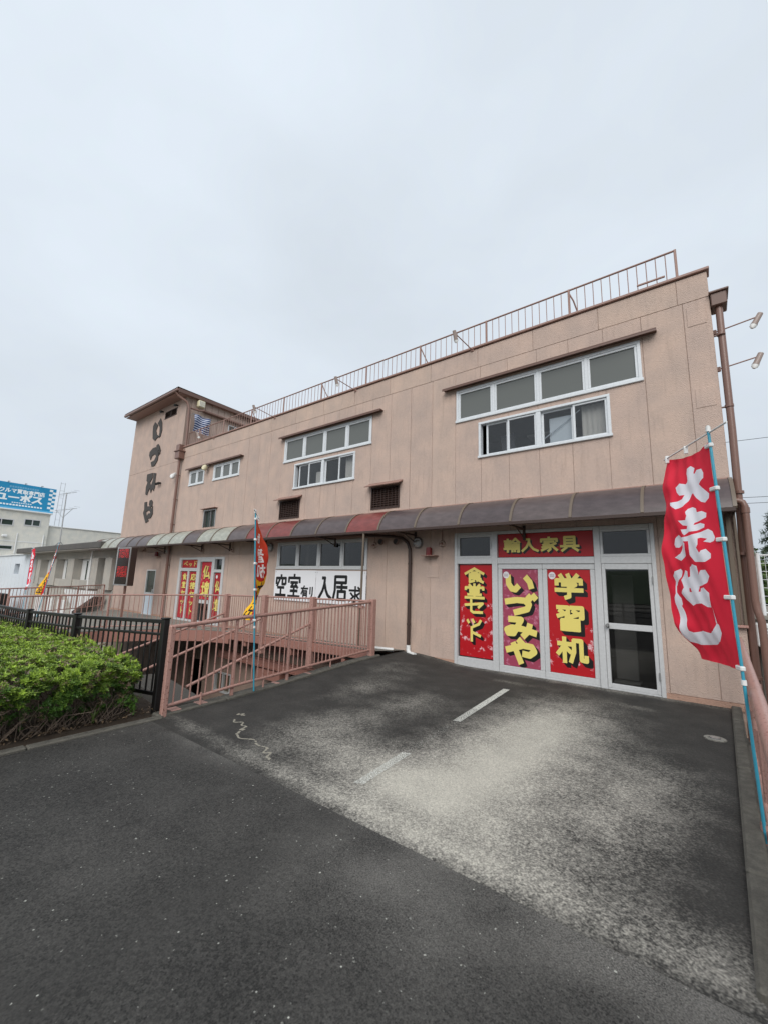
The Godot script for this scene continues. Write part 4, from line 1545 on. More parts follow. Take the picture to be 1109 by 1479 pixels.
func build_deck() -> void:
	# deck along the wall, then the wider bridge to the street on the left
	var b := Bld.new()
	var near := [[-5.38, 1.08, 0.22], [-7.1, 1.08, 0.19], [-8.9, 1.08, 0.15], [-10.4, 1.08, 0.12]]
	var rows := []
	var r0 := []
	var r1 := []
	for p in near:
		r0.append(V(p[0], ramp_y(-5.3, 1.0) * (0.0 if p[0] < -10 else clampf((p[0] + 10.4) / 5.0, 0, 1)) + 0.02, 0.0))
		r1.append(V(p[0], p[2] + 0.005, p[1]))
	r0.reverse()
	r1.reverse()
	b.sheet([r0, r1])
	var pts := [V(-10.4, 0.02, 0.0), V(-10.4, 0.125, 1.08)]
	for i in range(1, EDGE.size()):
		pts.append(V(EDGE[i][0], EDGE[i][2] - 0.96, EDGE[i][1]))
	pts.append(V(-18.6, 0.0, 5.3))
	pts.append(V(-19.4, 0.0, 3.0))
	pts.append(V(-20.6, 0.0, 0.9))
	pts.append(V(-21.4, 0.02, 0.0))
	var c := V(-15.8, 0.02, 2.2)
	for i in pts.size():
		b.tri(c, pts[(i + 1) % pts.size()], pts[i])
	structure(put(b, "deck", M["concrete"]))
	# steel edge beams
	b = Bld.new()
	for i in near.size() - 1:
		var p := V(near[i][0], near[i][2] - 0.09, 1.1)
		var q := V(near[i + 1][0], near[i + 1][2] - 0.09, 1.1)
		var d := (q - p).normalized()
		var mid := (p + q) / 2
		b.bev(mid, V(p.distance_to(q), 0.18, 0.07), 0.006, Basis(-d, Vector3.UP, (-d).cross(Vector3.UP)).orthonormalized())
	var deck := thing("steel_walkway", "pinkish steel beams and slabs carrying the walkway along the shop wall", "walkway")
	put(b, "edge_beam", M["pink_beam"], deck)
	for i in EDGE.size() - 1:
		b = Bld.new()
		var p := V(EDGE[i][0], EDGE[i][2] - 1.13, EDGE[i][1])
		var q := V(EDGE[i + 1][0], EDGE[i + 1][2] - 1.13, EDGE[i + 1][1])
		var d := (q - p).normalized()
		b.bev((p + q) / 2, V(p.distance_to(q) + 0.02, 0.30, 0.09), 0.006, Basis(d, Vector3.UP, d.cross(Vector3.UP)).orthonormalized())
		put(b, "edge_beam", M["pink_beam"], deck)
		b = Bld.new()
		b.bev((p + q) / 2 + V(0, 0.17, 0) + 0.03 * d.cross(Vector3.UP), V(p.distance_to(q) + 0.02, 0.03, 0.14), 0.006, Basis(d, Vector3.UP, d.cross(Vector3.UP)).orthonormalized())
		put(b, "deck_nosing", M["concrete"], deck)
	for q in [[-5.6, -11.9, -0.66, 0.45, 0.2], [-5.6, -13.2, -0.28, 0.25, 0.12]]:
		b = Bld.new()
		var xm: float = (q[0] + q[1]) / 2
		var l: float = q[0] - q[1]
		b.bev(V(xm, q[2] + q[4] / 2, q[3]), V(l, 0.02, 0.13), 0.003)
		b.bev(V(xm, q[2] - q[4] / 2, q[3]), V(l, 0.02, 0.13), 0.003)
		b.bev(V(xm, q[2], q[3]), V(l, q[4] - 0.02, 0.02), 0.003)
		put(b, "joist", M["pink_beam"], deck)
	for x in [-6.2, -7.9, -9.7, -11.4]:
		b = Bld.new()
		b.bev(V(x, -0.1, 0.6), V(0.09, 0.14, 1.0), 0.006)
		put(b, "joist", M["pink_beam"], deck)
	for p in [[-13.6, 3.9], [-18.5, 4.0]]:
		b = Bld.new()
		b.bev(V(p[0], -1.56, p[1]), V(0.16, 2.9, 0.16), 0.01)
		put(b, "column", M["pink_beam"], deck)
	b = Bld.new()
	b.span(-19.0, -13.6, -0.25, -0.06, 0.1, 5.0)
	put(b, "slab", M["dark_concrete"], deck)
	b = Bld.new()
	b.span(-13.4, -5.6, -0.03, -0.005, 0.02, 1.03)
	put(b, "slab", M["dark_concrete"], deck)
	# concrete landing down in the gap
	var la := thing("concrete_landing", "grey concrete landing block down in the gap behind the black fence", "landing")
	b = Bld.new()
	b.bev(V(-10.4, -2.0, 2.75), V(3.1, 2.0, 0.75), 0.03, Basis(Vector3.UP, -0.16))
	put(b, "block", M["dark_concrete"], la)
	# shed-like box under the walkway
	b = Bld.new()
	b.bev(V(-9.5, -0.95, 0.25), V(1.0, 0.26, 0.4), 0.01)
	var du := put(b, "cable_duct", M["pink_beam"])
	tag(du, "pinkish metal duct box hung on the lower wall under the walkway", "duct")

func build_rails() -> void:
	# 1: railing on the ramp's left edge
	var P: Material = M["pink"]
	var rr := thing("ramp_railing", "pink painted steel railing sloping along the left edge of the ramp", "railing")
	var pts := [[-5.03, 5.36, 0.10, 0.985], [-5.12, 4.42, 0.155, 1.04], [-5.2, 3.42, 0.19, 1.085], [-5.44, 1.12, 0.25, 1.19]]
	for i in 3:
		var a: Array = pts[i]
		var c: Array = pts[i + 1]
		bay(rr, V(a[0], a[2], a[1]), V(c[0], c[2], c[1]), a[3], c[3], 0.1, 0.0095, P, 0.025)
	post(rr, V(-5.03, -0.05, 5.36), 1.0, 0.062, P)
	for i in [1, 2]:
		var a: Array = pts[i]
		post(rr, V(a[0] - 0.02, ramp_y(a[0], a[1]) - 0.08, a[1]), a[3], 0.042, P)
	for q in [[-5.06, 4.9], [-5.16, 3.9], [-5.3, 2.4]]:
		rod(rr, "foot", V(q[0], ramp_y(q[0], q[1]) - 0.05, q[1]), V(q[0], 0.17 + 0.04 * (4.9 - q[1]) / 2.0, q[1]), 0.014, P)
	for z in [5.2, 4.85, 3.6, 2.9]:
		var b := Bld.new()
		b.bev(V(edge_x(z) - 0.07, 0.03 + ramp_y(-5.1, z), z), V(0.14, 0.012, 0.12), 0.004)
		put(b, "base_plate", M["pink"], rr)
	# 2: fence on the walkway edge
	var wf := thing("walkway_railing", "pink railing with thick square posts along the walkway in front of the shop wall", "railing")
	var wp := [[-5.43, 0.27, 1.2], [-7.18, 0.23, 1.17], [-8.93, 0.18, 1.14], [-10.62, 0.14, 1.1]]
	for i in 3:
		var a: Array = wp[i]
		var c: Array = wp[i + 1]
		bay(wf, V(a[0], a[1], 1.1), V(c[0], c[1], 1.1), a[2], c[2], 0.1, 0.0095, P, 0.02)
	for i in 4:
		post(wf, V(wp[i][0], [-0.05, -0.35, -0.25, -0.1][i], 1.13), wp[i][2] + 0.04, 0.12, P)
	# 3: railing of the bridge, near side, curving out to the street
	var br := thing("bridge_railing", "brownish pink railing curving from the walkway out along the bridge behind the black fence", "railing", "")
	for i in EDGE.size() - 1:
		var p: Array = EDGE[i]
		var q: Array = EDGE[i + 1]
		bay(br, V(p[0], p[2] - 0.86, p[1]), V(q[0], q[2] - 0.86, q[1]), p[2], q[2], 0.12, 0.009, P, 0.022)
	for i in EDGE.size():
		if i != 0:
			post(br, V(EDGE[i][0], EDGE[i][2] - 1.2, EDGE[i][1]), EDGE[i][2], 0.05, P)
	post(br, V(-11.75, -0.12, 1.42), 1.1, 0.12, P)
	# 4: railing of the bridge, far side
	var fb := thing("bridge_railing", "pink railing on the far side of the bridge, below the grey building's doors", "railing", "")
	var fe := [[-20.6, 0.75, 1.12], [-19.9, 1.9, 1.07], [-19.35, 3.0, 1.03], [-18.8, 4.2, 0.99], [-18.3, 5.3, 0.95]]
	for i in 4:
		bay(fb, V(fe[i][0], fe[i][2] - 0.86, fe[i][1]), V(fe[i + 1][0], fe[i + 1][2] - 0.86, fe[i + 1][1]), fe[i][2], fe[i + 1][2], 0.12, 0.009, M["pink"], 0.022)
	for i in 5:
		post(fb, V(fe[i][0], fe[i][2] - 1.1, fe[i][1]), fe[i][2], 0.05, M["pink"])
	# 5: the sloping tubes that come down from the thick posts
	for q in [[-10.6, "sloping pale pink tube running down from the far walkway post, behind the black fence"], [-8.9, "sloping pink tube running down from the middle walkway post, crossing the black fence's end post"], [-7.16, "sloping pink tube with a free lower end, nearest the ramp railing"]]:
		var b := Bld.new()
		b.tube(V(q[0], 0.63, 1.15), V(q[0], -0.275, 3.95), 0.026, 10)
		var o := thing("brace_tube", q[1], "brace")
		put(b, "tube", M["pink"], o)
		b = Bld.new()
		b.bev(V(q[0], 0.60, 1.2), V(0.04, 0.12, 0.05), 0.006)
		put(b, "lug", M["pink"], o)
	# 6: black fence between hedge and gap
	var bf := thing("black_fence", "black steel picket fence bending away behind the hedge", "fence")
	var K: Material = M["black"]
	var bp := [[-5.24, 5.35, 1.06], [-7.13, 5.69, 1.0], [-8.75, 5.86, 0.965], [-10.5, 5.98, 0.97], [-12.4, 6.1, 0.97], [-14.6, 6.2, 0.97]]
	for i in bp.size() - 1:
		var a: Array = bp[i]
		var c: Array = bp[i + 1]
		var p0 := V(a[0], a[2] - 0.86, a[1])
		var p1 := V(c[0], c[2] - 0.86, c[1])
		var n := int(round(p0.distance_to(p1) / 0.11))
		for k in range(1, n):
			var u := float(k) / n
			var p := p0.lerp(p1, u)
			rod(bf, "picket", p, p + V(0, 0.82, 0), 0.0115, K)
		for y in [0.0, 0.68, 0.83]:
			var b := Bld.new()
			var d := (p1 - p0).normalized()
			b.bev((p0 + p1) / 2 + V(0, y, 0), V(p0.distance_to(p1), 0.045 if y != 0.68 else 0.03, 0.04), 0.005, Basis(d, d.cross(Vector3.UP).cross(d), d.cross(Vector3.UP)).orthonormalized())
			put(b, "rail", K, bf)
	for i in bp.size():
		post(bf, V(bp[i][0], bp[i][2] - 1.1, bp[i][1]), bp[i][2], 0.075, K, 0.1)
		var b := Bld.new()
		b.bev(V(bp[i][0], bp[i][2] + 0.008, bp[i][1]), V(0.09, 0.016, 0.09), 0.006)
		put(b, "post_cap", K, bf)
	# 7: stout railing along the ramp's right edge
	var rg := thing("right_railing", "stout pink tube railing along the right edge of the ramp, close to the camera", "railing")
	var f := func(z: float) -> float: return 0.30 - 0.0215 * z
	var z := [0.35, 1.9, 3.45, 5.0, 6.1]
	for i in 4:
		var z0: float = z[i]
		var z1: float = z[i + 1]
		rod(rg, "top_rail", V(f.call(z0), 0.985 - 0.022 * z0, z0), V(f.call(z1), 0.985 - 0.022 * z1, z1), 0.04, P)
		rod(rg, "bottom_rail", V(f.call(z0), 0.12 - 0.02 * z0, z0), V(f.call(z1), 0.12 - 0.02 * z1, z1), 0.02, P)
		for k in range(1, 8):
			var zz := lerpf(z0, z1, k / 8.0)
			rod(rg, "baluster", V(f.call(zz) + 0.01, 0.12 - 0.02 * zz, zz), V(f.call(zz) + 0.01, 0.97 - 0.022 * zz, zz), 0.009, P)
	for i in 5:
		rod(rg, "post", V(f.call(z[i]) + 0.02, -0.3, z[i]), V(f.call(z[i]) + 0.02, 0.975 - 0.022 * z[i], z[i]), 0.03, P)
	for q in [[3.86, 0.72], [3.88, 0.02]]:
		var b := Bld.new()
		b.rings([V(0.19, q[1] - 0.06, q[0]), V(0.19, q[1] + 0.06, q[0])], [0.03, 0.03], 12, false)
		b.rings([V(0.19, q[1] + 0.06, q[0]), V(0.19, q[1] - 0.06, q[0])], [0.026, 0.026], 12, false)
		put(b, "pole_holder", P, rg)

func build_roof_rail() -> void:
	var P: Material = M["coping"]
	var rr := thing("roof_railing", "thin pinkish railing on the parapet of the flat roof", "railing")
	var x := 0.02
	var k := 0
	while x > -16.3:
		var x1 := maxf(x - 1.745, -16.5)
		bay(rr, V(x, 6.88, -0.15), V(x1, 6.88, -0.15), 7.45, 7.45, 0.1455, 0.0075, P, 0.018)
		post(rr, V(x, 6.8, -0.15), 7.47, 0.04, P)
		if k % 2 == 1:
			var b := Bld.new()
			b.path([V(x, 7.40, -0.17), V(x + 0.07, 7.22, -0.2), V(x + 0.15, 6.85, -0.45), V(x + 0.15, 6.5, -0.5)], 0.014, 8)
			put(b, "stay", P, rr)
		x = x1
		k += 1
	post(rr, V(-16.5, 6.8, -0.15), 7.47, 0.04, P)
	var b := Bld.new()
	b.bev(V(-0.36, 6.98, -0.08), V(0.42, 0.03, 0.03), 0.005)
	put(b, "flat_bar", P, rr)

# ------------------------------------------------------------------ lamps and small fittings
func flood(called: String, label: String, base: Vector3, head: Vector3, aim: Vector3, group: String) -> void:
	var o := thing(called, label, "floodlight", group)
	var b := Bld.new()
	b.tube(base, head, 0.011, 8)
	put(b, "arm", M["coping"], o)
	b = Bld.new()
	var d := aim.normalized()
	b.rings([head - d * 0.05, head - d * 0.046, head + d * 0.11, head + d * 0.15], [0.025, 0.038, 0.041, 0.048], 14)
	put(b, "housing", M["lamp_metal"], o)
	b = Bld.new()
	b.rings([head + d * 0.15, head + d * 0.18, head + d * 0.205], [0.046, 0.043, 0.02], 14)
	put(b, "lamp_glass", M["white"], o)
	b = Bld.new()
	b.bev(base, V(0.08, 0.08, 0.04), 0.008)
	put(b, "wall_plate", M["coping"], o)

func build_wall_fittings() -> void:
	var g := "floodlights on arms over the parapet"
	flood("floodlight", "floodlight on an arm over the parapet above the nearest frosted windows", V(-3.74, 6.77, 0.0), V(-3.74, 6.74, 0.84), V(0.05, -1, -0.35), g)
	flood("floodlight", "floodlight on an arm over the parapet above the middle windows", V(-7.19, 6.74, 0.0), V(-7.19, 6.76, 0.78), V(0.05, -1, -0.35), g)
	flood("floodlight", "floodlight on an arm over the parapet where the railing meets the tower roof in view", V(-10.65, 6.74, 0.0), V(-10.65, 6.82, 0.82), V(0.05, -1, -0.35), g)
	flood("floodlight", "floodlight on an arm over the parapet in front of the blue striped cloth", V(-14.26, 6.75, 0.0), V(-14.26, 6.74, 0.66), V(0.3, -1, -0.3), g)
	flood("end_floodlight", "upper floodlight sticking out past the big downpipe at the right end", V(0.42, 5.78, -0.25), V(0.98, 5.86, -0.25), V(-0.55, -1, 0.1), "floodlights on the right end wall")
	flood("end_floodlight", "lower floodlight sticking out past the big downpipe at the right end", V(0.42, 5.13, -0.25), V(0.93, 5.2, -0.25), V(-0.45, -1, 0.1), "floodlights on the right end wall")
	# lamps and bells under the awning: a dish on the wall with a bulb or a cable
	var spots := [[-6.33, 2.47, "round wall socket with hanging cable, right of the row of four windows"], [-4.46, 2.45, "round wall socket with a cable above the shopfront's left edge"], [-14.2, 2.5, "round white wall socket over the far entrance's dark pane"], [-12.34, 2.5, "round wall socket between the far entrance and the orange banner"], [-18.9, 2.62, "round wall socket behind the red sign under the awning"]]
	for q in spots:
		var o := thing("wall_socket", q[2], "socket", "round sockets under the awning")
		var b := Bld.new()
		b.rings([V(q[0], q[1], 0.0), V(q[0], q[1], 0.03), V(q[0], q[1], 0.036)], [0.075, 0.075, 0.06], 18)
		put(b, "plate", M["wall"], o)
		b = Bld.new()
		b.rings([V(q[0], q[1], 0.03), V(q[0] + 0.01, q[1] - 0.005, 0.11)], [0.03, 0.022], 12)
		put(b, "socket_cup", M["coping"], o)
		b = Bld.new()
		b.path([V(q[0], q[1] + 0.07, 0.02), V(q[0] + 0.005, q[1] + 0.25, 0.02), V(q[0], 2.95, 0.03)], 0.008, 6)
		put(b, "cable", M["coping"], o)
	for q in [[-6.1, 2.565, "brown horn shaped fitting under the awning, left of the curved black pipe"], [-5.66, 2.555, "brown horn shaped fitting under the awning, right beside the curved black pipe"]]:
		var o := thing("horn_speaker", q[2], "speaker", "pair of small horns under the awning")
		var b := Bld.new()
		b.rings([V(q[0], q[1], 0.0), V(q[0] + 0.02, q[1] - 0.01, 0.06), V(q[0] + 0.05, q[1] - 0.03, 0.13)], [0.035, 0.045, 0.075], 14)
		put(b, "horn", M["brown"], o)
		b = Bld.new()
		b.rings([V(q[0] + 0.045, q[1] - 0.027, 0.125), V(q[0] + 0.051, q[1] - 0.031, 0.134)], [0.06, 0.06], 14)
		put(b, "mouth", M["rubber"], o)
	for q in [[-5.08, 2.49, "round chrome wall lamp between the black pipe and the red alarm lamp"], [-16.75, 2.56, "round pale wall lamp beside the far downpipe"], [-10.35, 2.53, "round pale wall lamp left of the row of four windows"]]:
		var o := thing("wall_lamp", q[2], "wall lamp", "round lamps under the awning")
		var b := Bld.new()
		b.rings([V(q[0], q[1], 0.0), V(q[0], q[1], 0.025), V(q[0], q[1], 0.05)], [0.13, 0.13, 0.1], 20)
		put(b, "backplate", M["steel"], o)
		b = Bld.new()
		b.rings([V(q[0], q[1] - 0.02, 0.045), V(q[0], q[1] - 0.02, 0.09), V(q[0], q[1] - 0.02, 0.125), V(q[0], q[1] - 0.02, 0.14)], [0.09, 0.085, 0.055, 0.012], 20)
		put(b, "globe", M["lamp_glass"], o)
	for q in [[-4.72, 2.2, "red alarm lamp on a small shelf left of the shopfront"], [-17.55, 2.36, "red alarm lamp on a small shelf above the narrow tower door"]]:
		var o := thing("alarm_lamp", q[2], "alarm lamp", "red alarm lamps")
		var b := Bld.new()
		b.bev(V(q[0], q[1] - 0.012, 0.1), V(0.34, 0.02, 0.2), 0.004)
		put(b, "shelf", M["coping"], o)
		b = Bld.new()
		b.rings([V(q[0] - 0.02, q[1], 0.1), V(q[0] - 0.02, q[1] + 0.1, 0.1), V(q[0] - 0.02, q[1] + 0.16, 0.1), V(q[0] - 0.02, q[1] + 0.175, 0.1)], [0.07, 0.065, 0.06, 0.04], 16)
		put(b, "lens", M["red_lamp"], o)
		b = Bld.new()
		b.bev(V(q[0] + 0.02, q[1] - 0.35, 0.004), V(0.3, 0.26, 0.012), 0.004)
		put(b, "cover_plate", M["wall"], o)
	# cameras
	for q in [[-16.85, 5.62, "white dome camera beside the downpipe on the tower"], [-14.42, 5.62, "small grey sensor between the two far upper windows"]]:
		var o := thing("security_camera", q[2], "camera")
		var b := Bld.new()
		b.bev(V(q[0], q[1] + 0.08, 0.06), V(0.08, 0.1, 0.12), 0.01)
		put(b, "bracket", M["white"], o)
		b = Bld.new()
		b.rings([V(q[0], q[1] + 0.05, 0.12), V(q[0] + 0.01, q[1] - 0.02, 0.16), V(q[0] + 0.02, q[1] - 0.1, 0.2), V(q[0] + 0.02, q[1] - 0.13, 0.21)], [0.06, 0.1, 0.09, 0.04], 14)
		put(b, "housing", M["white"] if q[0] < -16 else M["cream"], o)
	for q in [[-18.36, 5.49], [-18.2, 5.5], [-17.5, 8.86], [-18.82, 8.88]]:
		var b := Bld.new()
		b.rings([V(q[0], q[1], 0.0), V(q[0], q[1] - 0.01, 0.08), V(q[0] + 0.02, q[1] - 0.05, 0.15)], [0.03, 0.05, 0.055], 12)
		var lab: String = {-18.36: "left one of the pair of tiny spotlights beside the third kana", -18.2: "right one of the pair of tiny spotlights beside the third kana", -17.5: "tiny dark spotlight right of the tower vent", -18.82: "tiny dark spotlight left of the tower vent"}[q[0]]
		tag(put(b, "spotlight", M["rubber"]), lab, "spotlight", "tiny spotlights on the tower")
	# conduit along the wall over the far entrance
	var b := Bld.new()
	b.path([V(-19.4, 2.58, 0.03), V(-16.9, 2.42, 0.03), V(-16.2, 2.4, 0.03), V(-11.2, 2.36, 0.03)], 0.016, 8)
	tag(put(b, "conduit", M["wall"]), "long wall coloured conduit running above the far entrance", "conduit")
	b = Bld.new()
	b.bev(V(-8.27, 2.72, 0.025), V(3.7, 0.05, 0.06), 0.006)
	tag(put(b, "cable_trunking", M["coping"]), "flat trunking strip just above the row of four windows", "trunking")
	# cream box and striped cloth on the side of the tower
	var cb := thing("cream_box", "cream coloured ventilation box under the tower eave", "vent box", "", V(-16.5, 8.84, -0.5))
	b = Bld.new()
	b.bev(Vector3.ZERO, V(0.2, 0.3, 0.3), 0.03)
	put(b, "case", M["cream"], cb)
	b = Bld.new()
	for k in 5:
		b.bev(V(0.103, -0.1 + k * 0.05, 0), V(0.012, 0.022, 0.24), 0.003)
	put(b, "grille", M["white"], cb)
	var im := Image.create(128, 160, false, Image.FORMAT_RGB8)
	im.fill(Color(0.85, 0.87, 0.9))
	for k in 8:
		im.fill_rect(Rect2i(0, k * 20 + 2, 128, 12), Color(0.09, 0.19, 0.42))
	b = Bld.new()
	var rows := []
	for i in 12:
		var row := []
		for j in 14:
			var u := j / 13.0
			var v := i / 11.0
			row.append(V(-16.3 + 0.05 * sin(u * 9.0 + v * 3.0) + 0.04 * sin(v * 5.0), 8.24 - 0.72 * v + 0.02 * sin(u * 7), -0.17 - 0.72 * u + 0.02 * sin(v * 6)))
		rows.append(row)
	b.sheet(rows)
	var sc := thing("striped_cloth", "blue and white striped cloth hanging on the tower's side wall", "cloth")
	put(b, "cloth", print_mat(im, 0.9), sc)
	b = Bld.new()
	b.tube(V(-16.3, 8.25, -0.1), V(-16.3, 8.25, -0.98), 0.012, 8)
	b.tube(V(-16.7, 8.25, -0.14), V(-16.3, 8.25, -0.14), 0.012, 8)
	put(b, "rod", M["steel"], sc)
	# running-text sign on a pole
	var sg := thing("led_sign", "tall dark scrolling light sign with red dot lettering on a brown pole", "sign", "", V(-17.1, 0, 1.3))
	sg.rotation.y = 0.08
	b = Bld.new()
	b.bev(V(0, 1.88, 0.05), V(0.95, 1.4, 0.24), 0.02)
	put(b, "case", M["dark_brown"], sg)
	b = Bld.new()
	frame_bars(b, -0.475, 0.475, 1.18, 2.58, [], 0.045, 0.15, 0.185)
	put(b, "bezel", M["steel"], sg)
	b = Bld.new()
	b.bev(V(-0.49, 1.88, 0.03), V(0.03, 1.42, 0.3), 0.008)
	put(b, "side_plate", M["white_metal"], sg)
	im = Image.create(128, 200, false, Image.FORMAT_RGB8)
	im.fill(Color(0.035, 0.012, 0.016))
	var em := Image.create(128, 200, false, Image.FORMAT_RGB8)
	em.fill(Color(0.012, 0, 0.001))
	var nz := noise(91, 0.05, 3)
	for y in range(1, 200, 3):
		for x in range(1, 128, 3):
			if x < 10 or x > 118:
				continue
			var on := (y < 50 or (y > 98 and y < 160)) and nz.get_noise_2d(x * 3.4, y * 3.6) > 0.14
			if on:
				em.fill_rect(Rect2i(x, y, 2, 2), Color(0.95, 0.05, 0.08))
			else:
				im.fill_rect(Rect2i(x, y, 2, 2), Color(0.10, 0.02, 0.025))
	var sm := print_mat(im, 0.25)
	sm.emission_enabled = true
	sm.emission_texture = tex(em)
	sm.emission = Color.BLACK
	sm.emission_operator = BaseMaterial3D.EMISSION_OP_MULTIPLY
	sm.emission = Color.WHITE
	sm.emission_energy_multiplier = 1.6
	b = Bld.new()
	b.box(V(0, 1.88, 0.172), V(0.86, 1.3, 0.008))
	put(b, "screen", sm, sg)
	b = Bld.new()
	b.tube(V(0, 0.0, -0.02), V(0, 1.19, -0.02), 0.045, 12)
	put(b, "pole", M["pipe"], sg)

func build_pipes() -> void:
	# curved black downpipe with white shoe
	var o := thing("black_downpipe", "black downpipe bending from under the awning down to a white elbow on the ramp", "downpipe")
	var b := Bld.new()
	b.path([V(-6.3, 2.66, 0.45), V(-5.95, 2.655, 0.3), V(-5.65, 2.64, 0.16), V(-5.45, 2.60, 0.1), V(-5.32, 2.5, 0.075), V(-5.262, 2.35, 0.07), V(-5.25, 2.1, 0.07), V(-5.25, 0.24, 0.07)], 0.038, 10)
	put(b, "pipe", M["dark_brown"], o)
	for y in [0.7, 2.02]:
		b = Bld.new()
		b.rings([V(-5.25, y - 0.02, 0.07), V(-5.25, y + 0.02, 0.07)], [0.046, 0.046], 12)
		put(b, "bracket", M["dark_brown"], o)
	b = Bld.new()
	b.path([V(-5.25, 0.26, 0.07), V(-5.25, 0.15, 0.07), V(-5.22, 0.11, 0.09), V(-5.16, 0.095, 0.12), V(-5.0, 0.09, 0.19)], 0.047, 12)
	put(b, "elbow", M["white"], o)
	var wp := thing("white_pipe", "short white plastic pipe lying on the ground by the railing's end", "pipe")
	b = Bld.new()
	b.rings([V(-5.98, 0.16, 0.5), V(-5.5, 0.15, 0.3), V(-5.48, 0.15, 0.292)], [0.045, 0.045, 0.038], 12)
	put(b, "pipe", M["white"], wp)
	# far downpipe with hopper, at the corner between tower and hall
	o = thing("far_downpipe", "brown downpipe with a square hopper between tower and shop front", "downpipe")
	b = Bld.new()
	b.bev(V(-16.55, 6.42, 0.13), V(0.34, 0.3, 0.24), 0.015)
	b.bev(V(-16.55, 6.59, 0.14), V(0.42, 0.05, 0.3), 0.01)
	put(b, "hopper", M["pipe"], o)
	b = Bld.new()
	b.path([V(-16.55, 6.3, 0.12), V(-16.55, 6.0, 0.11), V(-16.55, 3.2, 0.11), V(-16.55, 0.02, 0.11)], 0.05, 12)
	put(b, "pipe", M["pipe"], o)
	for y in [0.9, 2.0, 3.6, 4.6, 5.6]:
		b = Bld.new()
		b.rings([V(-16.55, y - 0.025, 0.11), V(-16.55, y + 0.025, 0.11)], [0.06, 0.06], 12)
		b.bev(V(-16.55, y, 0.04), V(0.03, 0.03, 0.08), 0.004)
		put(b, "bracket", M["pipe"], o)
	b = Bld.new()
	b.bev(V(-16.68, 6.78, 0.02), V(0.26, 0.26, 0.34), 0.02)
	put(b, "outlet_box", M["pipe"], o)
	# tower gutter pipe: kinks back to the wall, then drops behind the parapet
	o = thing("tower_downpipe", "brown downpipe from the tower eave kinking back to its corner", "downpipe")
	b = Bld.new()
	b.path([V(-16.7, 9.1, 0.5), V(-16.66, 8.95, 0.42), V(-16.5, 8.72, 0.1), V(-16.45, 8.5, 0.02), V(-16.45, 7.6, -0.02), V(-16.45, 6.6, -0.03)], 0.05, 12)
	put(b, "pipe", M["pipe"], o)
	b = Bld.new()
	b.path([V(-16.55, 8.55, -0.1), V(-16.4, 8.5, -0.4), V(-16.35, 8.56, -0.62)], 0.035, 10)
	put(b, "branch", M["pipe"], o)
	# right-hand downpipes
	o = thing("corner_downpipe", "thick brown downpipe with a square hopper at the right end of the shop", "downpipe")
	b = Bld.new()
	b.bev(V(0.515, 6.2, -0.1), V(0.2, 0.22, 0.3), 0.012)
	b.bev(V(0.52, 6.32, -0.1), V(0.25, 0.035, 0.36), 0.008)
	put(b, "hopper", M["brown"], o)
	b = Bld.new()
	b.path([V(0.51, 6.1, -0.05), V(0.505, 5.8, -0.03), V(0.495, 4.0, 0.0), V(0.475, 2.6, -0.02), V(0.465, 2.2, -0.05), V(0.46, 1.2, -0.06), V(0.46, -1.2, -0.06)], 0.048, 12)
	put(b, "pipe", M["pipe"], o)
	for y in [5.6, 4.4, 3.05, 2.15, 0.45]:
		b = Bld.new()
		var xx := 0.495 if y > 2.6 else 0.462
		b.rings([V(xx, y - 0.02, 0.0), V(xx, y + 0.02, 0.0)], [0.056, 0.056], 12)
		b.bev(V(xx - 0.07, y, -0.02), V(0.08, 0.02, 0.03), 0.004)
		put(b, "bracket", M["pipe"], o)
	o = thing("awning_downpipe", "brown downpipe elbow leaving the awning's right end, in front of the thick one", "downpipe")
	b = Bld.new()
	b.path([V(0.4, 2.9, 0.12), V(0.46, 2.905, 0.12), V(0.505, 2.88, 0.12), V(0.526, 2.82, 0.12), V(0.528, 2.7, 0.12), V(0.522, 1.5, 0.12), V(0.53, 1.38, 0.13), V(0.56, 1.22, 0.14), V(0.565, 0.4, 0.14), V(0.565, -1.0, 0.14)], 0.045, 12)
	put(b, "pipe", M["pipe"], o)
	b = Bld.new()
	b.rings([V(0.528, 2.72, 0.12), V(0.528, 2.80, 0.12)], [0.053, 0.053], 12)
	put(b, "collar", M["pipe"], o)
	# thin pale corner pieces below the awning's end
	o = thing("side_gate", "brown steel gate uprights under the awning's right end", "gate")
	for q in [[0.325, 0.05, 0.06], [0.40, 0.05, 0.035]]:
		b = Bld.new()
		b.bev(V(q[0], 1.95, q[1]), V(q[2], 1.6, 0.05), 0.006)
		put(b, "upright", M["bronze_post"], o)
	b = Bld.new()
	b.bev(V(0.36, 1.13, 0.05), V(0.13, 0.04, 0.06), 0.006)
	put(b, "foot", M["pink"], o)

# ------------------------------------------------------------------ neighbours on the left
func far_window(parent: Node, x: float, z0: float, z1: float, y0: float, y1: float, mull: int, pane: Material) -> void:
	# a window in a wall that faces +x
	var b := Bld.new()
	var w := 0.06
	b.span(x - 0.1, x + 0.03, y1 - w, y1, z0, z1)
	b.span(x - 0.1, x + 0.05, y0, y0 + w, z0, z1)
	b.span(x - 0.1, x + 0.03, y0 + w, y1 - w, z0, z0 + w)
	b.span(x - 0.1, x + 0.03, y0 + w, y1 - w, z1 - w, z1)
	for k in mull:
		var zm := lerpf(z0, z1, (k + 1.0) / (mull + 1))
		b.span(x - 0.1, x + 0.02, y0 + w, y1 - w, zm - w / 2, zm + w / 2)
	var fr := put(b, "window", M["aluminium"], parent)
	b = Bld.new()
	b.span(x - 0.07, x - 0.05, y0 + w, y1 - w, z0 + w, z1 - w)
	put(b, "pane", pane, fr)

